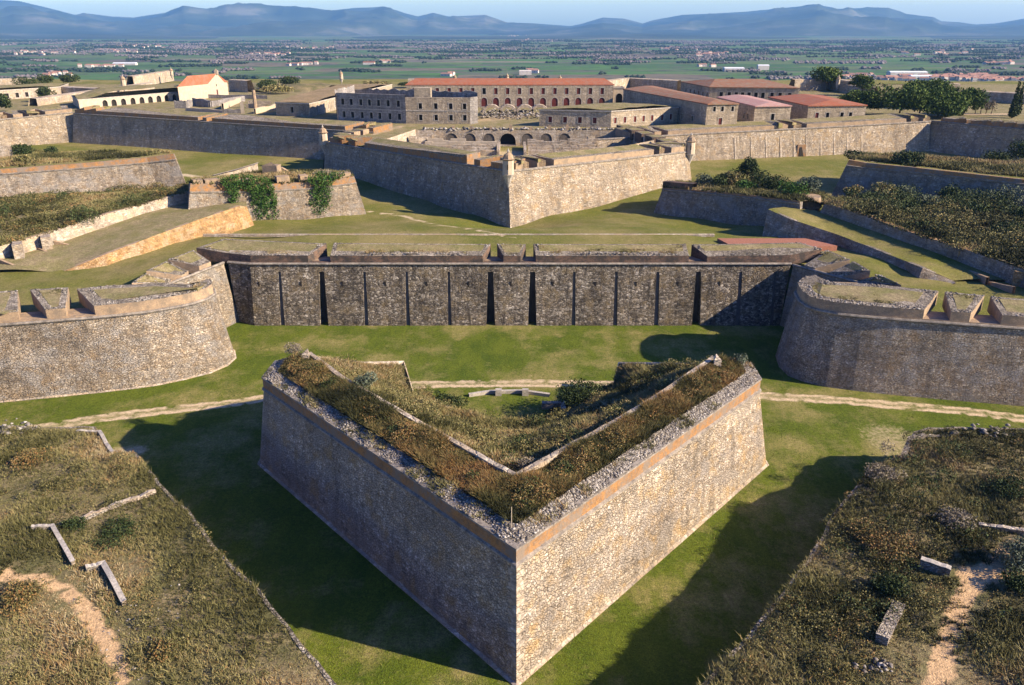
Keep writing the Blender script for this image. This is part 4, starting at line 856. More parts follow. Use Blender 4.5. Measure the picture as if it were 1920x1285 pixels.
for i, (px, py, r_, h_, mt_, lab) in enumerate([(1325, 350, 2.8, 3.2, 'olive', 'grey-green bush at the left end of the row on the right lunette'), (1352, 352, 3.0, 3.4, 'bushy', 'dark bush second from the left on the right lunette'), (1375, 350, 3.0, 4.2, 'scrub', 'pale dry bush left of the tallest tree on the right lunette'),
                                               (1420, 352, 3.2, 4.4, 'bushy', 'dark bush right of the tallest tree on the right lunette'), (1448, 362, 3.6, 4.0, 'bushy', 'low dark bush in the middle right of the lunette row'), (1480, 376, 4.0, 5.0, 'ivy', 'bright green bush drooping over the right lunette wall'), (1395, 362, 3.0, 3.0, 'ivy', 'small green bush in front of the tallest tree on the right lunette')]):
    bush('bush', lab, 'bush', tuple(U(px, py, 12.3)), r_, h_, M[mt_], 1700, .24, 9)
def tree(name, label, base, h, rx, rz, mat, n=2500, size=.35, lumps=12, trunk=.18, crown_at=.65, group=None, conical=False, spread=.7):
    base = Vector(base); root = tag(empty(name, tuple(base)), label, 'tree', group)
    mb = MB(); lean = random.uniform(-.25, .25); tp = base+Vector((lean, 0, h*crown_at)); mb.tube([base-Vector((0, 0, .4)), base.lerp(tp, .5)+Vector((.1, 0, 0)), tp], [trunk*1.3, trunk, trunk*.8], 7)
    cs, rs = [], []
    for k in range(lumps):
        a = random.uniform(0, 6.28)
        if conical: f = k/(lumps-1); c = base+Vector((0, 0, h*(.12+.82*f))); r_ = rx*(1-f*.75); cs.append(tuple(c)); rs.append((r_, r_, h/lumps*1.2)); continue
        q = spread*rx*math.sqrt(random.random()); c = base+Vector((lean+q*math.cos(a), q*math.sin(a), h*crown_at+random.uniform(0, 1)*(h-h*crown_at-rz*.4)*(1-.5*(q/rx)**2)))
        s_ = random.uniform(.32, .5); cs.append(tuple(c)); rs.append((rx*s_, rx*s_, rz*s_*1.1))
        if k % 2 == 0: mb.tube([base.lerp(tp, .6), c], [trunk*.5, trunk*.2], 5)
    mb.build('trunk', M['bark'], root)
    V, F, t = leaves(cs, rs, n, size); np_mesh('crown', V, F, [M[mat]], {'t': ('FACE', t)}, root); return root
tree('tree', 'tallest dark tree of the row growing on the right lunette', U(1397, 350, 12.3), 7.5, 2.6, 3.4, 'bushy', 2000, .26, 9, .15, .5)
tree('tree', 'small round-headed tree at the right end of the lunette row', U(1516, 372, 12.3), 5.6, 2.6, 2.8, 'olive', 1800, .22, 8, .14, .55)
# ================================================================== 6. the fortress proper
ZT = 17.0
def fort_wall(name, label, base, top, mat='far_wall', par=1.7, k=6, bat=2.2, cat='wall', brick='brick'):
    B, T = pxwall(base, top, bat); root = tag(empty(name, tuple(B[0])), label, cat)
    scarp_mb(subdiv(T, k), subdiv(B, k), 1.5).build('scarp', M[mat], root)
    mm = MB(); mm.loft([miter(T, 0, -.3), miter(T, -.28, -.15), miter(T, -.28, .15), miter(T, .05, .3)]); mm.build('cordon', M['cordon'], root)
    return root, B, T
def pmerlon(root, T, x0, x1, h=1.7, hb=2.5, depth=6, sk0=0, sk1=0, mat='brick', below=.2, brd=.7):
    W = miter(T, .12); q = between(W, x0, x1)
    if len(q) < 2: q = [onwall(x0, proj(W[0])[1], W), onwall(x1, proj(W[0])[1], W)]
    def zat(p):
        best = min(((Vector(a)-Vector((p.x, p.y, a.z))).length, a.z) for a in resample(W, 1)); return best[1]
    fr = [Vector((p.x, p.y, zat(p)+h)) for p in q]; bk = miter(fr, depth, hb-h)
    e = (fr[-1]-fr[0]).xy.normalized(); e = Vector((e.x, e.y, 0)); bk[0] = bk[0]+e*sk0; bk[-1] = bk[-1]+e*sk1
    if (fr[-1]-fr[0]).length < .8: return
    return merlon(root, [fr[0]]+fr[1:-1:4]+[fr[-1]]+bk[::-1][:1]+bk[::-1][1:-1:4]+[bk[0]], min(p.z for p in fr)-h-below, mat, brd, near=False)
mbn, MBb, MBt = fort_wall('bastion', 'great pointed main bastion with one dark and one sunlit face, turrets at its corners', [(608, 320, 7), (957, 428, 4.5), (1297, 341, 7.5)], [(609, 267), (953, 322), (1291, 285)], cat='bastion')
LFc, RFc = None, None
for x0, x1, a, b in ((618, 642, 0, -3), (653, 667, -3, -3), (683, 868, -2.5, 2), (889, 901, 2, 2), (920, 951, 2.2, 0)): pmerlon(mbn, MBt[:2], x0, x1, sk0=a, sk1=b, mat='brick')
for x0, x1, a, b in ((965, 992, 0, -2), (1007, 1024, -2.2, -2.2), (1037, 1226, -2.2, -2), (1236, 1246, -2, -2), (1258, 1286, -2, 0)): pmerlon(mbn, MBt[1:], x0, x1, sk0=a, sk1=b, mat='brick_tan')
def turret(label, p, s=1.0):
    p = Vector(p); r = tag(empty('sentry_turret', tuple(p)), label, 'turret')
    mb = MB(); mb.tube([p+Vector((0, 0, z*s)) for z in (-3.2, -2.0, -1.0, -.4)], [q*s for q in (.05, .5, .9, 1.25)], 10); mb.build('corbel', M['coping'], r)
    mb = MB(); mb.tube([p+Vector((0, 0, z*s)) for z in (-.4, 2.3)], [1.1*s, 1.05*s], 8); mb.build('body', M['white'], r)
    mb = MB(); mb.tube([p+Vector((0, 0, z*s)) for z in (2.25, 2.5, 2.55, 3.3, 3.7)], [q*s for q in (1.1, 1.35, 1.1, .8, .2)], 8); mb.build('dome', M['brick_tan'], r)
    mb = MB(); mb.tube([p+Vector((0, 0, z*s)) for z in (3.65, 3.9, 4.1, 4.5)], [q*s for q in (.12, .28, .16, .03)], 6); mb.build('finial', M['coping'], r)
    mb = MB(); mb.box((p.x-.1*s, p.y-1.06*s, p.z+.6*s), .22*s, .12, 1.0*s); mb.build('slit', M['dark'], r)
    # little turret as in the photo: pale ashlar shaft, domed cap, ball finial
    return r
turret('pale sentry turret on the left shoulder of the main bastion, against the dark wall', MBt[0]+Vector((-.3, -.2, 0)), 1.25)
turret('pale sentry turret at the near point of the main bastion', MBt[1]+Vector((0, -.7, 0)), 1.25)
turret('pale sentry turret on the right shoulder of the main bastion', MBt[2]+Vector((.4, -.2, 0)), 1.25)
# bastion flanks, running back to the curtains
f1 = [MBt[0]+Vector((0, 0, 0)), Vector((-47, 287, 16.4))]; f2 = [MBt[2], Vector((40, 287, 16.4))]
for nm_, f_, s in (('left', f1, 1), ('right', f2, -1)):
    r = tag(empty('flank_wall', tuple(f_[0])), 'crenellated %s flank of the main bastion, five short merlons stepping back to the curtain' % nm_, 'wall')
    a, b = f_; e = (b-a).xy.normalized(); nn = Vector((-e.y, e.x, 0)) if s == 1 else Vector((e.y, -e.x, 0))      # outward
    mb = MB(); mb.loft([[Vector((p.x, p.y, 5))+nn*2 for p in f_], f_]); mb.build('scarp', M['far_wall'], r)
    for k_ in range(5):
        c0 = a.lerp(b, .16+k_*.17); c1 = a.lerp(b, .16+k_*.17+.115); q = [c0, c1, c1-nn*4.5, c0-nn*4.5]
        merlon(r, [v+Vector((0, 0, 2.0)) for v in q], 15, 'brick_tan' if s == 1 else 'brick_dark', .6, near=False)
cl_, CLb, CLt = fort_wall('curtain_wall', 'very long dark shaded main curtain wall at the left, in front of the arcaded building', [(136, 268, 7.5), (380, 286, 7), (607, 301, 7), (705, 307, 7)], [(138, 213), (370, 228), (600, 243), (700, 249)])
for x0, x1, a, b in ((140, 150, 3, 3), (160, 172, 3, 3), (182, 372, 3, 3), (380, 388, 3, 3), (397, 648, 3, 3), (661, 674, 3, 3), (690, 720, 3, 3)): pmerlon(cl_, CLt, x0, x1, sk0=a, sk1=b, h=1.5, hb=2.4, depth=8)
bl_, BLb, BLt = fort_wall('bastion_wall', 'sunlit face of the far left bastion at the picture edge', [(-160, 288, 7.5), (0, 277, 7.5), (136, 267, 7.5)], [(-160, 238), (0, 225), (138, 211)])
for x0, x1 in ((-160, -70), (-60, -20), (0, 15), (25, 45), (55, 75), (85, 137)): pmerlon(bl_, BLt, x0, x1, sk0=-3, sk1=-3, h=1.4, hb=2.2, mat='brick_tan')
cr_, CRb, CRt = fort_wall('curtain_wall', 'long sunlit main curtain wall at the right with pilasters and a small doorway', [(1120, 310, 7.5), (1297, 302, 7.5), (1574, 291, 7.5), (1742, 284, 7.5)], [(1120, 262), (1297, 252), (1574, 238), (1745, 228)])
for x0, x1, a, b in ((1180, 1212, -2, -3), (1226, 1240, -3, -3), (1252, 1478, -3, -3), (1488, 1502, -3, -3), (1512, 1700, -3, -3), (1708, 1722, -3, -3), (1730, 1744, -3, -2)): pmerlon(cr_, CRt, x0, x1, sk0=a, sk1=b, h=1.5, hb=2.4, depth=8, mat='brick_tan')
CRm = [b.lerp(t, .5) for b, t in zip(CRb, CRt)]
for px in (1380, 1410, 1438, 1465, 1490, 1513, 1540, 1565, 1589, 1616):
    a = onwall(px-1.6, 287, CRb); b = onwall(px+1.6, 287, CRb); mb = MB(); A = [Vector((q.x, q.y, 7)) for q in (a, b)]; A = shift(A, -.3); T_ = shift([Vector((q.x, q.y, 14.6)) for q in (a, b)], 1.6)
    mb.loft([shift(A, .8), A, T_, shift(T_, .8)]); mb.loft([[A[0], T_[0]], [shift(A, 1.5)[0], shift(T_, 1.5)[0]]]); mb.build('pilaster', M['pale_wall'], cr_)
a = onwall(1498, 291, CRb); b = onwall(1506, 291, CRb); mb = MB(); A = shift([Vector((a.x, a.y, 7.5)), Vector((b.x, b.y, 7.5))], -.25); mb.loft([A, [v+Vector((0, .5, 3.2)) for v in A]]); dr = mb.build('door', M['dark'], cr_)
mb = MB(); A = shift([Vector((a.x-.7, a.y, 7.5)), Vector((b.x+.7, b.y, 7.5))], -.15); mb.loft([A, [v+Vector((0, .5, 4)) for v in A], [v+Vector((0, 1.5, 4)) for v in A]]); mb.build('frame', M['brick'], dr)
br_, BRb, BRt = fort_wall('bastion_wall', 'dark shaded face of the far right bastion with brick merlons at the picture edge', [(1742, 284, 7.5), (1848, 297, 7.5), (1920, 304, 7.5), (2100, 318, 7.5)], [(1745, 227), (1850, 237), (1920, 243), (2100, 256)])
for x0, x1 in ((1762, 1790), (1797, 1812), (1819, 1836), (1843, 1858), (1866, 1882), (1890, 1906), (1914, 1990), (2000, 2100)): pmerlon(br_, BRt, x0, x1, sk0=4, sk1=4, h=1.4, hb=2.0, mat='brick', depth=5)
# interior platform with the sunken court of the bastion
inner = [p for p in miter(BLt, 1.2)] + [p for p in miter(CLt, 1.2)[1:-1]] + [Vector((-45.5, 288, ZT)), MBt[0]+Vector((1.6, 1.0, 0)), MBt[1]+Vector((0, 2.4, 0)), MBt[2]+Vector((-1.6, 1.0, 0)), Vector((38.5, 288, ZT))] + [p for p in miter(CRt, 1.2)[1:]] + [p for p in miter(BRt, 1.2)[1:]]
il = [Vector((p.x, p.y, min(17.2, p.z+.3))) for p in inner]
court = [(-40, 252), (-33, 280), (38, 280), (44, 252), (14, 216), (-14, 216)]
plat_c = [tuple(p) for p in resample(il, 8)] + [(x, y, 17) for x in range(-200, 260, 40) for y in (300, 340, 400, 460)] + [(x, 500, 16.5) for x in range(-300, 320, 60)] + [(-300, 360, 16.5), (320, 360, 16.5), (0, 272, 17), (-20, 272, 17), (20, 272, 17)]
plat = terrain('fortress_ground', [(p.x, p.y) for p in il]+[(420, 260), (420, 520), (-420, 520), (-420, 300)], plat_c, 3.2, M['turf'], .15, 12,
    [(XY(P3([(1600, 222, 17), (1700, 218, 17), (1800, 215, 17), (1900, 214, 17)])), 3, .9), (XY(P3([(430, 185, 17), (500, 187, 17)])), 2, .5), (XY(P3([(905, 225, 17), (1000, 215, 17)])), 9, .62), (XY(P3([(700, 250, 17), (760, 236, 17)])), 2.5, .7)], holes=[court])
cf = terrain('court_floor', court, [(0, 230, 11.6), (0, 260, 11.6)], 2.5, M['grass_far'], .1, 5, [([(-30, 262), (34, 262)], 12, .6)])
cw_ = tag(empty('court_wall', (0, 250, 10)), 'retaining walls round the sunken court inside the main bastion', 'wall')
for i in range(6):
    if i == 1: continue
    a, b = Vector(court[i]), Vector(court[(i+1) % 6]); mb = MB(); mb.loft([[(a.x, a.y, 9), (b.x, b.y, 9)], [(a.x, a.y, 17.3), (b.x, b.y, 17.3)]]); mb.build('wall_face', M['pale_wall'], cw_)
def facade(root, A, B, z0, z1, rows_, mat, name='wall', dep=.7, frame='coping', wname='window', thick=None):
    """one wall face with real openings; rows_ = [(zlo, zhi, arched, [(s0, s1, fill)...])] with s in metres from A"""
    A = Vector((A[0], A[1], 0)); B = Vector((B[0], B[1], 0)); L = (B-A).length; e = (B-A)/L; nn = Vector((-e.y, e.x, 0))
    if nn.dot(Vector((A.x+B.x, A.y+B.y, 0))) < 0: nn = -nn            # pointing away from the viewer's side
    def W(s, z, d=0): p = A+e*s+nn*d; return (p.x, p.y, z)
    mb = MB(); zc = z0
    for zlo, zhi, ar, ops in sorted(rows_, key=lambda r: r[0]):
        mb.face([W(0, zc), W(L, zc), W(L, zlo), W(0, zlo)]); s = 0
        for s0, s1, fill in ops:
            mb.face([W(s, zlo), W(s0, zlo), W(s0, zhi), W(s, zhi)]); s = s1
            r = (s1-s0)/2 if ar else 0; pts = [(s0, zlo)] + ([(s0+r-r*math.cos(t*math.pi/8), zhi-r-.02+r*math.sin(t*math.pi/8)) for t in range(9)] if ar else [(s0, zhi), (s1, zhi)]) + [(s1, zlo)]
            if ar:
                for p, q in zip(pts[1:-2], pts[2:-1]): mb.face([W(*p), W(*q), W(q[0], zhi), W(p[0], zhi)])
            for p, q in zip(pts, pts[1:]+pts[:1]): mb.face([W(*p), W(*q), W(*q, dep), W(*p, dep)])
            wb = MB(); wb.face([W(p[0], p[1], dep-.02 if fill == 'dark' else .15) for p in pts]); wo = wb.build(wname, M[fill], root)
            fb = MB(); k_ = .22; cx_ = (s0+s1)/2; cz_ = (zlo+zhi)/2
            out = [(cx_+(p[0]-cx_)*(1+2*k_/(s1-s0)), cz_+(p[1]-cz_)*(1+2*k_/(zhi-zlo))) for p in pts]
            for (p, q), (p2, q2) in zip(zip(pts, pts[1:]+pts[:1]), zip(out, out[1:]+out[:1])): fb.face([W(*p, -.06), W(*q, -.06), W(*q2, -.06), W(*p2, -.06)]); fb.face([W(*p2, -.06), W(*q2, -.06), W(*q2, 0), W(*p2, 0)])
            fb.build('frame', M[frame], wo)
        mb.face([W(s, zlo), W(L, zlo), W(L, zhi), W(s, zhi)]); zc = zhi
    mb.face([W(0, zc), W(L, zc), W(L, z1), W(0, z1)])
    if thick: mb.loft([[W(0, z1), W(L, z1)], [W(0, z1, thick), W(L, z1, thick)], [W(0, z0, thick), W(L, z0, thick)]])
    return mb.build(name, M[mat] if isinstance(mat, str) else mat, root)
def spx(A, B, pxs, w, fill='dark'):
    A = Vector((A[0], A[1], 0)); B = Vector((B[0], B[1], 0)); o = []; L = (B-A).length
    for p in pxs:
        f_ = fill
        if isinstance(p, tuple): p, f_ = p
        q = onwall(p, 200, [A, B]); s = (Vector((q.x, q.y, 0))-A).dot(B-A)/L
        if s-w/2 > .1 and s+w/2 < L-.1: o.append((s-w/2, s+w/2, f_))
    return sorted(o)
A, B = (-33.2, 280), (38.2, 280)
ac = tag(empty('arcade', (0, 266, 10)), 'ruined row of rubble arches at the back of the sunken bastion court', 'arcade')
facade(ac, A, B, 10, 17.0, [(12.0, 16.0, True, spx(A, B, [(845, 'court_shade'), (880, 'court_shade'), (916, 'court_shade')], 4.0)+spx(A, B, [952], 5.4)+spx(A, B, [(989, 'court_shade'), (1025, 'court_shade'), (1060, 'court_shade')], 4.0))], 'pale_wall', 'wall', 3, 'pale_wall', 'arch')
random.seed(9)
for px in (845, 878, 915, 952, 990, 1025, 1058):
    x = onwall(px, 250, [Vector((-30, 280, 0)), Vector((36, 280, 0))]).x; mb = MB(); mb.box((x+1, 280.6, 16.4), .9, .9, 1.6+random.random()*.8); mb.build('chimney', M['brick_tan'], ac)
P = np.c_[rng.uniform(-31, 36, 260), rng.uniform(280.2, 282.5, 260), 17.0+rng.uniform(0, .5, 260)]
rock_obj('loose_stones', P, .8, ac)['kind'] = 'stuff'
for x_, y_, w_, h_ in ((-30, 276, 4, 4.2), (-33, 272, 2.5, 5), (-26, 278.5, 3, 4.6), (31, 276, 4, 3.4), (34, 272, 3, 4.4), (27, 278, 2.5, 4.2)): mb = MB(); mb.box((x_, y_, 11), w_, 1.2, h_, .2); mb.box((x_+1, y_+1.5, 11), 1.2, w_, h_*.8, .1); mb.build('ruined_stub', M['pale_wall'], ac)
tw_ = tag(empty('terrace_wall', (-12, 250, 10)), 'parallel low whitish walls left of the central arch in the sunken court', 'wall'); tw2 = tag(empty('terrace_wall', (12, 250, 10)), 'parallel low whitish walls right of the central arch in the sunken court', 'wall')
random.seed(15)
for j, y in enumerate((259, 263, 267, 271, 275)):
    for xa_, xb_, rt in ((-30.5+j*.5, -5.2, tw_), (5.2, 31-j*.3, tw2)):
        mb = MB(); X_ = [xa_+(xb_-xa_)*k_/9 for k_ in range(10)]; hh = [13.3+j*.38-random.choice((0, 0, .15, .5, .9)) for _ in X_]
        for k_ in range(9): mb.box(((X_[k_]+X_[k_+1])/2, y+random.uniform(-.05, .05), 11), (X_[k_+1]-X_[k_])*.995, .9, hh[k_]-11)
        mb.build('low_wall', M['white'] if j > 2 and rt == tw_ else M['pale_wall'], rt)
for x in (-4.4, 4.2): mb = MB(); mb.box((x, 267, 11), .9, 19, 2.7); mb.build('low_wall', M['pale_wall'], tw_ if x < 0 else tw2)
# ---- buildings
def roof_hip(root, foot, z, h, mat, over=.5, inset=.5, name='roof'):
    """hipped roof on a four-cornered plan; the ridge runs along the longer side"""
    f = [Vector((p[0], p[1], z)) for p in foot]; c = sum(f, Vector())/4; f = [p+(p-c).normalized()*over for p in f]
    if (f[1]-f[0]).length >= (f[2]-f[1]).length: m0, m1 = (f[0]+f[3])/2, (f[1]+f[2])/2; o = [0, 1, 2, 3]
    else: m0, m1 = (f[0]+f[1])/2, (f[2]+f[3])/2; o = [3, 0, 1, 2]
    if o[0] == 3: f = [f[1], f[2], f[3], f[0]]; 
    wd = (f[3]-f[0]).length/2; e = (m1-m0).normalized(); r0 = m0+e*wd*inset+Vector((0, 0, h)); r1 = m1-e*wd*inset+Vector((0, 0, h))
    mb = MB(); mb.face([f[0], f[1], r1, r0]); mb.face([f[2], f[3], r0, r1]); mb.face([f[1], f[2], r1]); mb.face([f[3], f[0], r0])
    lo = [p-Vector((0, 0, .35)) for p in f]
    for i in range(4): mb.face([lo[i], lo[(i+1) % 4], f[(i+1) % 4], f[i]])
    return mb.build(name, M[mat], root)
def building(name, label, foot, z0, z1, faces, mat, roof=None, cat='building', crown=1.1, cap='coping'):
    root = tag(empty(name, (foot[0][0], foot[0][1], z0)), label, cat); n = len(foot)
    for i in range(n):
        a, b = foot[i], foot[(i+1) % n]; spec = faces.get(i)
        if spec is not None: facade(root, a, b, z0-1, z1, spec, mat)
        else:
            mb = MB(); mb.loft([[(a[0], a[1], z0-1), (b[0], b[1], z0-1)], [(a[0], a[1], z1), (b[0], b[1], z1)]]); mb.build('wall', M[mat], root)
    mm = MB(); f = [Vector((p[0], p[1], z1)) for p in foot]; 
    c = sum(f, Vector())/n; o = [p+(p-c).normalized()*.35 for p in f]
    for i in range(n): j = (i+1) % n; mm.face([o[i]-Vector((0, 0, .4)), o[j]-Vector((0, 0, .4)), o[j], o[i]]); mm.face([o[i]-Vector((0, 0, .4)), o[j]-Vector((0, 0, .4)), f[j]-Vector((0, 0, .4)), f[i]-Vector((0, 0, .4))]); mm.face([o[i], o[j], f[j], f[i]])
    mm.build('cornice', M[cap], root)
    if roof in ('turf', 'turf_brown'):
        T_ = terrain('roof', foot, [(p[0], p[1], z1+.1) for p in foot]+[(c.x, c.y, z1+crown)]+[((p[0]+c.x)/2, (p[1]+c.y)/2, z1+crown*.8) for p in foot], 2.5, M[roof], .25, 5, parent=root)
    elif roof: roof_hip(root, foot, z1, roof[0], roof[1])
    return root
Z0 = 17
def q(px, py, z=Z0): p = U(px, py, z); return (p.x, p.y)
# two-storey ruined barracks
a0, a1 = q(634, 226), q(762, 232); a2 = q(882, 233); a3 = q(896, 231)
ru = tag(empty('ruined_barracks', (a0[0], a0[1], Z0)), 'roofless two-storey grey barracks ruin with rows of small windows, behind the main bastion', 'building')
s_ = lambda A, B, px, w_=1.3: spx(A, B, px, w_)
facade(ru, a0, a1, 16, 27, [(18.2, 20.4, False, s_(a0, a1, [644, 660, 678, 695, 711, 730, 748])), (22.8, 25.0, False, s_(a0, a1, [643, 659, 677, 693, 710, 728, 747]))], 'plaster_grey', thick=1.0)
facade(ru, a1, a2, 16, 26.2, [(18.2, 20.2, False, s_(a1, a2, [788, 817, 845, 871])), (22.2, 24.2, False, s_(a1, a2, [788, 817, 845, 871]))], 'plaster', thick=1.0)
facade(ru, a2, a3, 16, 26.3, [], 'plaster_grey', thick=.8)
for (p0, p1, zt_) in (((632, 226), (668, 214), 28.3), ((668, 214), (896, 222), 27.2), ((896, 231), (896, 222), 26.3)):
    a, b = q(*p0), q(*p1); mb = MB(); pa = resample([Vector((a[0], a[1], 0)), Vector((b[0], b[1], 0))], 1.6); tp = [Vector((v.x, v.y, zt_-random.choice((0, .1, .3, .7)))) for v in pa]
    mb.loft([[Vector((v.x, v.y, 16)) for v in pa], tp, [v+Vector((0, .9, 0)) for v in tp]]); mb.build('back_wall', M['plaster_grey'], ru)
mb = MB(); mb.prism([(-36, 306), (-30, 306), (-30, 311), (-36, 311)], 16, 29); mb.build('tower_stub', M['plaster'], ru)
mb = MB(); mb.loft([[(a0[0], a0[1]-.12, 21.4), (a1[0], a1[1]-.12, 21.4), (a2[0], a2[1]-.12, 21.4)], [(a0[0], a0[1]-.12, 21.7), (a1[0], a1[1]-.12, 21.7), (a2[0], a2[1]-.12, 21.7)]]); mb.build('string_course', M['coping'], ru)
# turf-roofed long store
f_ = [q(518, 216), q(578, 223), q(633, 226)]; C_ = q(733, 158, 25.5); Dk = q(672, 152, 25.5); zz = 22.2
ft = [q(516, 192, zz), q(580, 194, zz), q(735, 158, zz), q(655, 158, zz)]
building('turf_roofed_store', 'long stone store with an earth-covered roof, left of the two-storey ruin', ft, Z0, zz, {0: [(18.4, 20.6, False, spx(ft[0], ft[1], [547], 1.3))], 1: [(18.2, 20.4, False, spx(ft[1], ft[2], [597, 606, 615, 628], 1.2, 'coping')), ]}, 'plaster', 'turf_brown')
# red-roofed barracks
ya = 362; xa = onwall(763, 190, [Vector((-60, ya, 0)), Vector((60, ya, 0))]).x; xb = onwall(1149, 190, [Vector((-60, ya, 0)), Vector((60, ya, 0))]).x
ft = [(xa, ya), (xb, ya), (xb, ya+15), (xa, ya+15)]
building('barracks', 'long two-storey barracks with an orange-red tiled roof across the middle of the fortress', ft, Z0, 26.6,
         {0: [(17.4, 21.2, True, spx(ft[0], ft[1], [908, 930, 952, 974, 996, 1018, 1040, 1062, 1084, 1106, 1128], 2.6, 'shutter')), (22.6, 25.2, False, spx(ft[0], ft[1], [778, 800, 821, 843, 865, 887, (908, 'dark'), 930, 952, 974, 996, 1018, 1040, 1062, 1084, 1106, 1128], 1.5, 'shutter'))]}, 'plaster', (2.2, 'tile'))
# court building
c0, c1, c2 = q(1011, 237), q(1145, 240), q(1270, 231)
ft = [c0, c1, c2, q(1215, 196, 22.8), q(1075, 199, 22.8)]
building('casemate_block', 'low pale block with maroon windows and a rough flat roof, right behind the main bastion', ft, Z0, 22.8,
         {0: [(18.4, 20.4, False, spx(c0, c1, [1032, 1060, 1088, 1116], 1.3, 'shutter'))], 1: [(18.4, 20.4, False, spx(c1, c2, [1155, 1173, 1192, 1208, 1224, 1243, 1259], 1.1, 'shutter'))]}, 'plaster', 'turf')
# gate pavilion
g0, g1 = q(1149, 197), q(1169, 197)
building('gate_pavilion', 'small pale pavilion with a tall dark archway between the barracks and the brown-roofed block', [g0, g1, (g1[0], g1[1]+8), (g0[0], g0[1]+8)], Z0, 24.6, {0: [(17.2, 22.0, True, spx(g0, g1, [1160], 3.0))]}, 'white', None)
# right-hand blocks
zz = 25.4; b0, b1 = q(1326, 195, zz), q(1385, 194, zz)
ft = [q(1169, 167, zz), b0, b1, q(1225, 161, zz)]
building('long_store', 'long block with a brown tiled roof and shaded side, right of the gate pavilion', ft, Z0, zz, {0: [(18.5, 20.5, False, spx(ft[0], ft[1], [1185, 1200, 1215, 1230, 1245, 1260, 1280, 1300], 1.3))], 1: [(18.4, 20.6, False, spx(b0, b1, [1353], 1.3, 'shutter')), (22.8, 24.4, False, spx(b0, b1, [1340, 1355, 1374], 1.0))]}, 'plaster', (1.0, 'tile_old'))
zz = 23.6; b0, b1 = q(1416, 199, zz), q(1484, 198, zz)
ft = [q(1345, 182, zz), b0, b1, q(1402, 179, zz)]
building('pink_roofed_store', 'square block with a faded pink roof between the brown and the red roofed ones', ft, Z0, zz, {0: [(18.4, 20.4, False, spx(ft[0], b0, [1397, 1404], 1.2))], 1: [(18.6, 20.8, False, spx(b0, b1, [1451], 1.3, 'dark'))]}, 'plaster', (.9, 'tile_pink'))
zz = 23.0; b0, b1 = q(1516, 198, zz), q(1625, 197, zz)
ft = [q(1442, 182, zz), b0, b1, q(1542, 179, zz)]
building('red_roofed_store', 'block with a bright red tiled roof just left of the stone pines', ft, Z0, zz, {0: [], 1: [(18.2, 20.4, False, spx(b0, b1, [(1534, 'shutter'), 1554, 1581, 1597], 1.3))]}, 'plaster', (1.4, 'tile'))
zz = 24.6; b0, b1 = q(1331, 163, zz), q(1499, 165, zz)
ft = [q(1277, 153, zz), b0, b1, q(1440, 153, zz)]
building('hospital_block', 'wide block with a dark red roof farthest back on the right of the fortress', ft, Z0, zz, {0: [(19.5, 22, False, spx(ft[0], b0, [1284, 1292, 1300, 1308, 1316, 1324], 1.5))], 1: [(20, 22.4, False, spx(b0, b1, [1350, 1365, 1378, 1390, 1402, 1415, 1428, 1445, 1460, 1478], 1.5))]}, 'plaster', (2.4, 'tile_old'))
# arcaded stables on the left and the chapel
zz = 21.0; b0, b1 = q(150, 205), q(393, 183)
ft = [b0, b1, (b1[0]-14, b1[1]+22), (b0[0]-14, b0[1]+22)]
building('arcaded_stables', 'long pale arcaded building with dark arched openings below the chapel on the left', ft, Z0, zz, {0: [(16.6, 19.9, True, spx(b0, b1, [198, 215, 233, 251, 268, 284, 300, 315, 330, 344, 358, 371], 2.5))]}, 'white', 'turf', crown=3.0)
ch = tag(empty('chapel', (*q(400, 182), Z0)), 'small white gabled chapel with an orange-red roof and bell gable on the left', 'chapel')
h0, h1 = q(393, 184), q(429, 178); hz = 23.6; e0 = Vector((*h0, 0)); e1 = Vector((*h1, 0)); bk = Vector((*q(338, 163, hz), 0))-e0; bk = bk.normalized()*22
facade(ch, h0, h1, 16, hz, [(17.2, 20.4, False, spx(h0, h1, [411], 1.4, 'shutter')), (22, 23, False, spx(h0, h1, [411], .9))], 'white')
ap = (e0+e1)/2+Vector((0, 0, 28.0)); e0.z = e1.z = hz
mb = MB(); mb.face([e0, e1, ap]); mb.face([ap+Vector((-.9, -.1, -.6)), ap+Vector((.9, -.1, -.6)), ap+Vector((.8, -.1, 1.6)), ap+Vector((0, -.1, 2.4)), ap+Vector((-.8, -.1, 1.6))]); mb.build('gable', M['white'], ch)
mb = MB(); mb.box((ap.x, ap.y-.2, ap.z-.4), 1.7, .9, 1.9); mb.build('bell_gable', M['white'], ch)
mb = MB(); mb.loft([[e0+Vector((0, 0, -7)), e0+bk+Vector((0, 0, -7))], [e0, e0+bk]]); mb.loft([[e1+Vector((0, 0, -7)), e1+bk+Vector((0, 0, -7))], [e1, e1+bk]]); mb.build('wall', M['white'], ch)
mb = MB(); ov = Vector((-.5, -.1, -.3)); mb.loft([[e0+ov, e0+bk+ov], [ap, ap+bk], [e1+Vector((.5, 0, -.3)), e1+bk+Vector((.5, 0, -.3))]]); mb.build('roof', M['tile'], ch)
# far-left casemates
zz = 21.5; b0, b1 = q(-120, 196), q(113, 180)
building('casemates', 'sunlit casemate range with a few dark windows at the far left edge', [b0, b1, (b1[0]-8, b1[1]+25), (b0[0]-8, b0[1]+25)], Z0, zz, {0: [(17.6, 19.8, False, spx(b0, b1, [-30, -5, 18, 37, 55], 1.6))]}, 'pale_wall', 'turf')
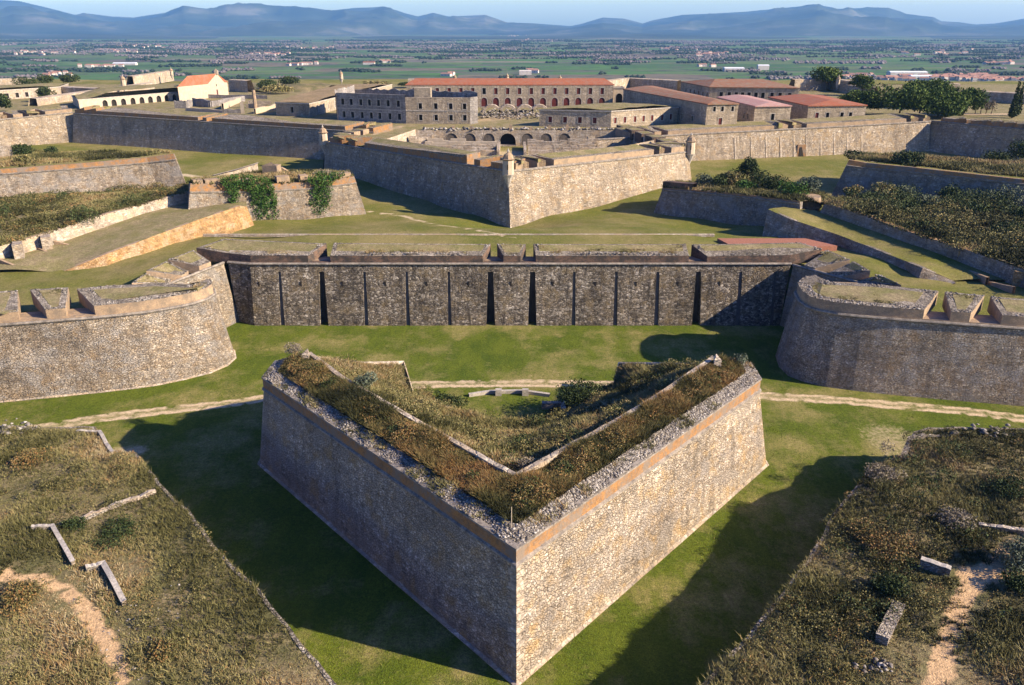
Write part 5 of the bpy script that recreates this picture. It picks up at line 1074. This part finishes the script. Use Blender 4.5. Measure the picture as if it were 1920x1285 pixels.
# ruined store walls left of centre
rw = tag(empty('ruined_walls', (*q(430, 205), Z0)), 'roofless ruined store walls and a lone chimney between the chapel and the turf-roofed store', 'ruin')
for p0, p1, h_, m_ in (((328, 204), (350, 204), 3.6, 'plaster_grey'), ((350, 204), (362, 200), 3.4, 'plaster_grey'), ((362, 199), (395, 202), 3.6, 'plaster_grey'), ((395, 202), (460, 190), 3.0, 'plaster_grey'), ((348, 208), (420, 212), 1.6, 'white'), ((417, 213), (452, 213), 2.0, 'plaster_grey'),
                       ((420, 206), (452, 192), 2.6, 'white'), ((452, 213), (458, 213), 5.0, 'white'), ((480, 214), (518, 205), 2.4, 'white'), ((374, 184), (500, 186), 2.2, 'plaster_grey'), ((462, 203), (500, 203), 2.2, 'plaster'), ((465, 197), (508, 197), 2.0, 'plaster')):
    a, b = q(*p0), q(*p1); mb = MB(); A = [Vector((*a, 16.5)), Vector((*b, 16.5))]; n_ = 5; A = subdiv(A, n_); T_ = [v+Vector((0, 0, h_+.5-random.random()*.7)) for v in A]
    mb.loft([A, T_, shift(T_, .8), shift(A, .8)]); mb.build('wall', M[m_], rw)
p = Vector((*q(479, 203), 17)); mb = MB(); mb.tube([p, p+Vector((0, 0, 7.5))], [.9, .7], 8); mb.build('chimney', M['brick_tan'], rw)
ra = tag(empty('ruined_arches', (*q(940, 222), Z0)), 'pile of ruined pale arches and rubble in front of the long red-roofed barracks', 'ruin')
ay = q(950, 217)[1]
for j, px in enumerate((922, 952, 984, 1012)):
    x = onwall(px, 217, [Vector((-60, ay, 0)), Vector((60, ay, 0))]).x; mb = MB(); R = 3.0
    pts = [(x-R*math.cos(t*math.pi/8), ay, 17.3+R*1.0*math.sin(t*math.pi/8)) for t in range(9)]; pt2 = [(x-(R+.9)*math.cos(t*math.pi/8), ay, 17.3+(R+.9)*math.sin(t*math.pi/8)) for t in range(9)]
    mb.loft([pts, pt2, [(a, b+4, c) for a, b, c in pt2], [(a, b+4, c) for a, b, c in pts]]); mb.build('arch', M['pale_wall'], ra)
P = np.c_[rng.uniform(q(900, 220)[0], q(1010, 220)[0], 700), rng.uniform(ay-14, ay+12, 700), rng.uniform(17, 18.6, 700)]
rock_obj('rubble', P[:420], .6, ra)['kind'] = 'stuff'
# outer parapets at the back of the fortress, lookouts on them
random.seed(21)
bw = 0
for lab, pts, h_ in (('pale parapet line behind the chapel at the far side', [(250, 152, 20), (325, 140, 20)], 2.5), ('low retaining wall beside the arcaded building at the left', [(70, 195, 18), (200, 176, 18), (290, 163, 18)], 2.2),
                     ('dark shaded wall facing left beyond the left casemates', [(110, 178, 17), (180, 182, 17)], 4), ('sunlit low parapet running behind the long red roof', [(765, 159, 21), (960, 158, 21), (1100, 161, 21)], 2.6),
                     ('far parapet on the mound right of the long red roof', [(1120, 163, 21), (1180, 155, 21), (1270, 160, 21)], 2.2), ('low far wall left of the turf roof, in shadow', [(430, 168, 18), (465, 170, 18)], 5),
                     ('sunlit parapet strip behind the round pines', [(1490, 157, 21), (1560, 155, 21), (1590, 160, 21)], 2), ('dark far wall right of the two distant pines', [(1575, 166, 19), (1640, 172, 19)], 2), ('pale far parapet behind the pine group', [(1720, 168, 21), (1800, 168, 21)], 2.5),
                     ('long far rampart crossing behind the cypresses', [(1800, 188, 17), (1920, 196, 17), (2050, 200, 17)], 4.5), ('far rampart wall at the left picture edge', [(-60, 158, 20), (60, 155, 20)], 2.2)):
    A = [U(*v) for v in pts]; A = resample(A, 12); mb = MB(); T_ = [v+Vector((0, 0, h_)) for v in A]; lo_ = [v-Vector((0, 0, 4)) for v in A]
    mb.loft([lo_, T_, shift(T_, 3, .3), shift(lo_, 6)]); tag(mb.build('rampart', M['pale_wall']), lab, 'wall')
for lab, px, py, s in (('tiny sentry turret behind the left part of the red roof', 853, 153, .9), ('tiny sentry turret behind the middle of the red roof', 951, 151, .9), ('tiny slender sentry turret behind the right part of the red roof', 1050, 157, 1), ('pale turret beside the chapel on the far left rampart', 232, 160, 1.2),
                       ('tiny turret on the rampart behind the chapel', 322, 140, 1.0), ('thin pale turret on the far rampart left of the red roof', 640, 147, 1.0), ('tiny turret between the two distant pines', 1571, 157, 1.0)):
    turret(lab, U(px, py, 21.5), s)
for px, py, r_, h_, lab in ((55, 170, 8, 7, 'large dark bush on the far left rampart'), (88, 155, 6, 5, 'dark bush right of the large one on the far left rampart'), (130, 155, 7, 5, 'dark bush cluster above the shaded wall at far left'), (88, 187, 5, 6, 'round bush in front of the far left casemates'), (500, 168, 9, 5, 'dark bushes on the mound behind the ruined walls'),
                        (545, 160, 7, 5, 'dark bush on the mound left of the turf roof'), (520, 172, 10, 3.5, 'spreading dark scrub on the near side of the mound'), (8, 205, 4, 6, 'dark tree-like bush at the left picture edge'), (700, 160, 10, 2.5, 'brown scrub bank behind the turf-roofed store'), (765, 160, 8, 2, 'brown scrub bank left of the red roof')):
    bush('bush', lab, 'bush', tuple(U(px, py, 18)), r_, h_, M['bushy' if r_ != 10 else 'scrub'], 1400, .5, 9)
mound = terrain('mound', XY(P3([(440, 172, 17), (600, 176, 17), (640, 160, 17), (560, 150, 17), (470, 152, 17)])), [tuple(U(520, 162, 19.5)), tuple(U(560, 158, 20))]+[tuple(p) for p in P3([(440, 172, 16.5), (520, 176, 16.5), (600, 176, 16.5), (640, 160, 16.5), (560, 150, 16.5), (470, 152, 16.5)])], 3, M['scrub_soil'], .8, 12)
random.seed(33)
for lab, px, py, h_, rx, rz in (('broad umbrella pine, leftmost of the pine group by the red roof', 1612, 214, 10.5, 9.5, 5.5), ('biggest umbrella pine in the middle of the pine group', 1685, 219, 14.5, 13.5, 8.5), ('umbrella pine right of the biggest one', 1722, 220, 12.5, 12, 7.5), ('umbrella pine at the right end of the dense pine group', 1758, 219, 11.5, 11.5, 7.5),
                                ('tall umbrella pine rising behind the dense pine group', 1738, 203, 13.5, 11, 7), ('low round pine in front of the dense group', 1775, 222, 8, 8, 6), ('two-tiered pine standing apart right of the dense group', 1805, 217, 12, 8, 7)):
    tree('stone_pine', lab, U(px, py, 17), h_*.93, rx*.9, rz*.9, 'pine', 6500, .5, 26, .3, .42, 'umbrella pines at the right of the fortress', spread=.75)
tree('stone_pine', 'distant flat-topped pine left of the small turret on the skyline', U(1551, 170, 17), 13, 9.5, 7, 'pine', 2200, .7, 12, .5, .5, 'distant pines')
tree('stone_pine', 'smaller distant pine right of the small turret on the skyline', U(1616, 180, 17), 11, 6, 6, 'pine', 1500, .6, 10, .4, .5, 'distant pines')
tree('bare_tree', 'dark bare-looking tree sticking up behind the pine group', U(1717, 190, 17), 11, 4.5, 5, 'bushy', 900, .4, 9, .3, .5)
tree('cypress', 'taller cypress of the pair at the right edge', U(1897, 222, 17), 14, 1.7, 3, 'bushy', 1600, .4, 12, .25, .2, conical=True)
tree('cypress', 'shorter cypress of the pair at the right edge', U(1906, 218, 17), 12.5, 1.4, 3, 'bushy', 1400, .4, 12, .25, .2, conical=True)
for i, (px, h_) in enumerate(((1828, 6), (1838, 6.5), (1848, 6), (1858, 6.4))): tree('bare_tree', 'slim pale leafless tree in the small row right of the pines', U(px, 214, 17), h_, 1.6, 3.5, 'twig', 350, .3, 6, .15, .45, 'slim leafless trees in a row')
# ================================================================== 7. hill, plain, mountains, sky haze
ZP = -60
hill = terrain('hill_slope', [(-1400, 60), (-420, 100), (-420, 518), (420, 518), (420, 100), (1400, 60), (1500, 1300), (-1500, 1300)], [(x, 516, 16.5) for x in range(-420, 421, 70)]+[(s*420, y, 16) for s in (-1, 1) for y in (110, 200, 300, 400)]+[(x, 1300, ZP) for x in range(-1500, 1501, 300)]+[(s*1400, y, ZP) for s in (-1, 1) for y in (60, 400, 800)]+[(x, 850, -42) for x in range(-800, 801, 200)], 30, M['grass_far'], 2, 60)
m, t, b = newmat('patchwork_fields')
v = pos(t, (.0021, .0056, 1), 60, .004); vo = N(t, 'ShaderNodeTexVoronoi', Scale=1.0, Randomness=.9, distance='CHEBYCHEV', voronoi_dimensions='2D'); t.links.new(v, vo.inputs['Vector'])
sp = N(t, 'ShaderNodeSeparateColor'); t.links.new(vo.outputs['Color'], sp.inputs[0])
c = ramp(t, sp.outputs[0], [(0, (.07, .15, .03)), (.2, (.055, .115, .025)), (.36, (.15, .125, .075)), (.44, (.10, .15, .040)), (.56, (.10, .16, .045)), (.7, (.16, .13, .09)), (.78, (.07, .14, .03)), (.9, (.13, .105, .07)), (.95, (.20, .18, .11))], 'CONSTANT')
nz = noise(t, pos(t, (.004, .012, 1)), 1, 5, .7); c = mix(t, c, (.12, .10, .085), ramp(t, nz, [(.53, g(0)), (.58, g(.8))]))
c = mix(t, c, ramp(t, noise(t, pos(t, (.02, .06, 1)), 1, 4, .7), [(.3, g(.6)), (.7, g(1.3))]), .8, 'MULTIPLY')
c = mix(t, c, (.022, .033, .018), ramp(t, noise(t, pos(t, (.009, .035, 1)), 1, 5, .75), [(.56, g(0)), (.6, g(.9))]))
t.links.new(c, b.inputs['Base Color']); M['fields'] = m
mb = MB(); X = [-32000, -8000, -2000, 2000, 8000, 32000]; Y = [60, 1000, 3000, 9000, 30000]
mb.loft([[Vector((x, y, ZP-.5)) for x in X] for y in Y]); tag(mb.build('plain', M['fields']), kind='structure')
m, t, b = newmat('wooded_mountains'); nz = noise(t, pos(t, (.0007, .0007, .003)), 1, 6, .65)
c = ramp(t, nz, [(.38, (.02, .03, .018)), (.55, (.05, .06, .035)), (.68, (.15, .14, .10))]); t.links.new(c, b.inputs['Base Color']); M['mount'] = m
sky_l = [(-260, 5), (-150, -12), (-60, -6), (0, 0), (35, 2), (90, 15), (140, 28), (160, 25), (210, 31), (250, 33), (310, 24), (343, 11), (390, 17), (440, 7), (480, 8), (530, 14), (580, 14), (620, 20), (665, 15), (700, 14), (720, 12), (760, 25), (783, 31), (812, 24), (840, 31), (870, 30), (910, 28), (950, 42), (1000, 44), (1070, 49), (1090, 45), (1130, 33), (1170, 35), (1205, 44), (1225, 38), (1280, 28), (1330, 26), (1400, 22), (1480, 14), (1535, 9), (1570, 17), (1620, 15), (1665, 15), (1700, 27), (1750, 32), (1765, 40), (1800, 42), (1830, 46), (1870, 44), (1920, 35), (2050, 20), (2200, 30)]
def mountains(name, prof, dist, depth, seed, rows_n=44, ncol=760, rough=.85):
    px = np.linspace(prof[0][0], prof[-1][0], ncol); py = np.interp(px, [p[0] for p in prof], [p[1] for p in prof])
    V = []
    tops = np.array([tuple(D(a, b_, dist)) for a, b_ in zip(px, py)])
    for j in range(rows_n):
        f_ = j/(rows_n-1); dd = dist-depth*(1-f_); x = tops[:, 0]*dd/dist; H_ = tops[:, 2]-ZP
        n1 = 1-np.abs(2*vn(x+seed*999, dd*.8+0*x, 2600, 2)-1)*1.6; n2 = 1-np.abs(2*vn(x+seed*555, dd*1.1+0*x, 900, 3)-1)*1.6
        h = H_*f_**1.15 + ((n1-.55)*.75+(n2-.55)*.4)*rough*H_*math.sin(math.pi*min(1, f_**.8))
        V += list(zip(x, 0*x+dd, ZP-1+np.maximum(0, h)))
    V = np.array(V); F = np.array([(j*ncol+i, j*ncol+i+1, (j+1)*ncol+i+1, (j+1)*ncol+i) for j in range(rows_n-1) for i in range(ncol-1)])
    B_ = len(V); back = V[-ncol:].copy(); back[:, 1] += 2500; back[:, 2] = ZP-5; V = np.vstack([V, back]); F = np.vstack([F, [( (rows_n-1)*ncol+i, (rows_n-1)*ncol+i+1, B_+i+1, B_+i) for i in range(ncol-1)]])
    o = np_mesh(name, V, F, [M['mount']]); o['kind'] = 'structure'; return o
mountains('mountain_range', sky_l, 16500, 6000, 1)
fh = [(-260, 60), (-100, 62), (0, 60), (60, 66), (150, 62), (260, 66), (420, 69), (600, 70), (800, 66), (1000, 68), (1200, 62), (1400, 68), (1700, 70), (1850, 66), (2200, 70)]
mountains('foothills', [(a, b_+1) for a, b_ in fh], 9500, 1600, 5, 8, 260, .3)
# tree belts and hedgerows on the plain
def farpt(px, py): p = U(px, py, ZP); return p.x, p.y
TX, TY, TS, TT_ = [], [], [], []
random.seed(77)
def belt(px0, px1, py, n, th=1.5, tone=.2, size=1.0):
    for _ in range(n):
        a = random.uniform(px0, px1); b_ = py+random.gauss(0, th*.4); x, y = farpt(a, b_); TX.append(x); TY.append(y); TS.append(random.uniform(3.5, 7)*size); TT_.append(tone+random.uniform(-.15, .15))
for _ in range(900):
    py = 76+74*random.random()**1.25; dens = 1 if py < 110 else .45
    if random.random() > dens: continue
    x0 = random.uniform(-80, 2000)
    if 560 < x0 < 1330 and 112 < py < 150 and random.random() < .75: continue
    wd = random.uniform(15, 130)*(1 if py < 115 else .5); belt(x0, x0+wd, py, int(wd*random.uniform(.6, 2.0)), 1.2, random.choice((.12, .15, .2, .7, .85)), random.uniform(.7, 1.1)*(1.35 if py < 95 else 1))
for a in ((320, 415, 124, 160, 1.5, .1), (0, 260, 133, 200, 3, .15), (250, 330, 143, 80, 2, .15), (690, 1000, 97, 380, 2, .12), (1000, 1500, 99, 500, 2.5, .12), (1500, 1920, 95, 420, 2, .15), (1780, 1920, 140, 260, 2, .12), (1490, 1660, 118, 330, 3, .85), (1290, 1480, 112, 250, 3, .8), (680, 760, 117, 70, 1.5, .15), (880, 940, 133, 60, 1.5, .12), (1270, 1330, 118, 60, 1.5, .2), (0, 400, 97, 500, 4, .8), (400, 900, 88, 500, 3, .85), (1440, 1800, 148, 300, 3, .85), (930, 1050, 88, 80, 1.5, .2), (1700, 1920, 160, 260, 3, .85)): belt(*a)
n_ = len(TX); P = np.c_[TX, TY, np.full(n_, ZP+2.0)]; V, F, t_ = rocks(P, 1.0); 
sc_ = np.repeat(np.array(TS), 6)[:, None]; V = np.repeat(P, 6, 0) + (V-np.repeat(P, 6, 0))*sc_*np.array([1.15, 1.15, 1.35])
M['far_tree'] = leafy('distant_trees', [(0, (.010, .020, .010)), (.35, (.030, .045, .020)), (.5, (.06, .07, .035)), (.65, (.12, .10, .095)), (1, (.19, .16, .15))])
o = np_mesh('tree_belts', V, F, [M['far_tree']], {'t': ('FACE', np.clip(np.repeat(TT_, 8), 0, 1))}); o['kind'] = 'stuff'
# houses on the plain
hm = []
M['hwall'] = simple('house_wall', (.62, .56, .48), (.48, .42, .36), .2, .9, 0); M['hroof'] = simple('house_roof', (.36, .19, .13), (.28, .16, .12), .2, .9, 0); M['hwhite'] = simple('warehouse_white', (.75, .75, .75), (.6, .6, .6), .1, .8, 0)
for wd, dp, h_ in ((13, 9, 5.5), (18, 10, 6), (10, 9, 7), (26, 12, 5)):
    mb = MB(); f4 = [(-wd/2, -dp/2), (wd/2, -dp/2), (wd/2, dp/2), (-wd/2, dp/2)]; mb.prism(f4, -1, h_, 0, 0)
    r0, r1 = (-wd/2, 0, h_+2.6), (wd/2, 0, h_+2.6); p4 = [(x*1.06, y*1.08, h_-.1) for x, y in f4]
    mb.face([p4[0], p4[1], r1, r0], 1); mb.face([p4[2], p4[3], r0, r1], 1); mb.face([p4[1], p4[2], r1], 1); mb.face([p4[3], p4[0], r0], 1)
    for sx in range(3): mb.face([(-wd/3+sx*wd/3-.6, -dp/2-.03, 1.2), (-wd/3+sx*wd/3+.6, -dp/2-.03, 1.2), (-wd/3+sx*wd/3+.6, -dp/2-.03, 3.2), (-wd/3+sx*wd/3-.6, -dp/2-.03, 3.2)], 2)
    o = mb.build('house', [M['hwall'], M['hroof'], M['dark']]); hm.append(o.data); bpy.data.objects.remove(o)
random.seed(41)
clus = [(70, 100, 50, 4, 12), (215, 97, 40, 3, 14), (190, 126, 30, 2, 10), (520, 103, 50, 3, 14), (560, 122, 30, 2, 9), (270, 88, 60, 3, 10), (600, 92, 60, 3, 8), (960, 68, 40, 3, 12), (1010, 76, 60, 4, 10), (1330, 103, 45, 3, 16), (1240, 92, 60, 5, 8), (1000, 136, 14, 2, 4), (720, 117, 12, 1.2, 3), (845, 142, 6, 1.5, 3),
        (1790, 147, 70, 3.5, 48), (1870, 152, 60, 3, 48), (1690, 150, 50, 4, 18), (1600, 146, 40, 4, 10), (1880, 121, 30, 4, 10), (1760, 100, 90, 8, 12), (110, 143, 50, 4, 8), (1340, 125, 20, 1.5, 3)]
for cx_, cy_, sx, sy, n_ in clus:
    for _ in range(n_):
        px, py = random.gauss(cx_, sx*.5), min(158, random.gauss(cy_, sy*.5)); x, y = farpt(px, py)
        o = bpy.data.objects.new('house', random.choice(hm)); COL.objects.link(o); o.location = (x, y, ZP); o.rotation_euler = (0, 0, random.uniform(-.5, .5)); o.scale = (1, 1, 1)
        tag(o, 'tiny pale house with a terracotta roof scattered on the distant plain', 'house', 'houses scattered on the distant plain')
for lab, px, py, wd, dp, h_, mt_ in (('long white warehouse left of the distant twin white blocks', 1375, 134, 52, 24, 8, 'hwhite'), ('white twin block farther right among brown trees', 1430, 131, 30, 14, 11, 'hwhite'), ('long white shed near the village at right', 1700, 141, 90, 24, 7, 'hwhite'), ('second pale shed below the long white one at right', 1730, 148, 60, 20, 6, 'hwhite'),
                                     ('farm shed with a red roof standing on the plain left of centre', 692, 121, 36, 14, 6, 'tile'), ('farmhouse with tan walls in the green fields behind the red roof', 985, 140, 30, 18, 8, 'hwall'), ('white-roofed long shed on the plain at left', 235, 122, 70, 16, 5, 'hwhite')):
    x, y = farpt(px, py); r = tag(empty('warehouse', (x, y, ZP)), lab, 'building'); mb = MB(); mb.box((x, y, ZP-1), wd, dp, h_+1); mb.build('wall', M['hwall'], r)
    roof_hip(r, [(x-wd/2, y-dp/2), (x+wd/2, y-dp/2), (x+wd/2, y+dp/2), (x-wd/2, y+dp/2)], ZP+h_, 2.5, mt_, .6, .1)
# the air itself
hz_m = bpy.data.materials.new('air'); hz_m.use_nodes = True; t = hz_m.node_tree; t.nodes.clear()
vo = t.nodes.new('ShaderNodeVolumePrincipled'); out = t.nodes.new('ShaderNodeOutputMaterial'); t.links.new(vo.outputs[0], out.inputs['Volume'])
vo.inputs['Color'].default_value = (.24, .55, 1, 1); vo.inputs['Density'].default_value = 4.4e-5; vo.inputs['Anisotropy'].default_value = .0
mb = MB(); mb.box((0, 11000, ZP-12), 70000, 24000, 640); tag(mb.build('haze', hz_m), kind='stuff')
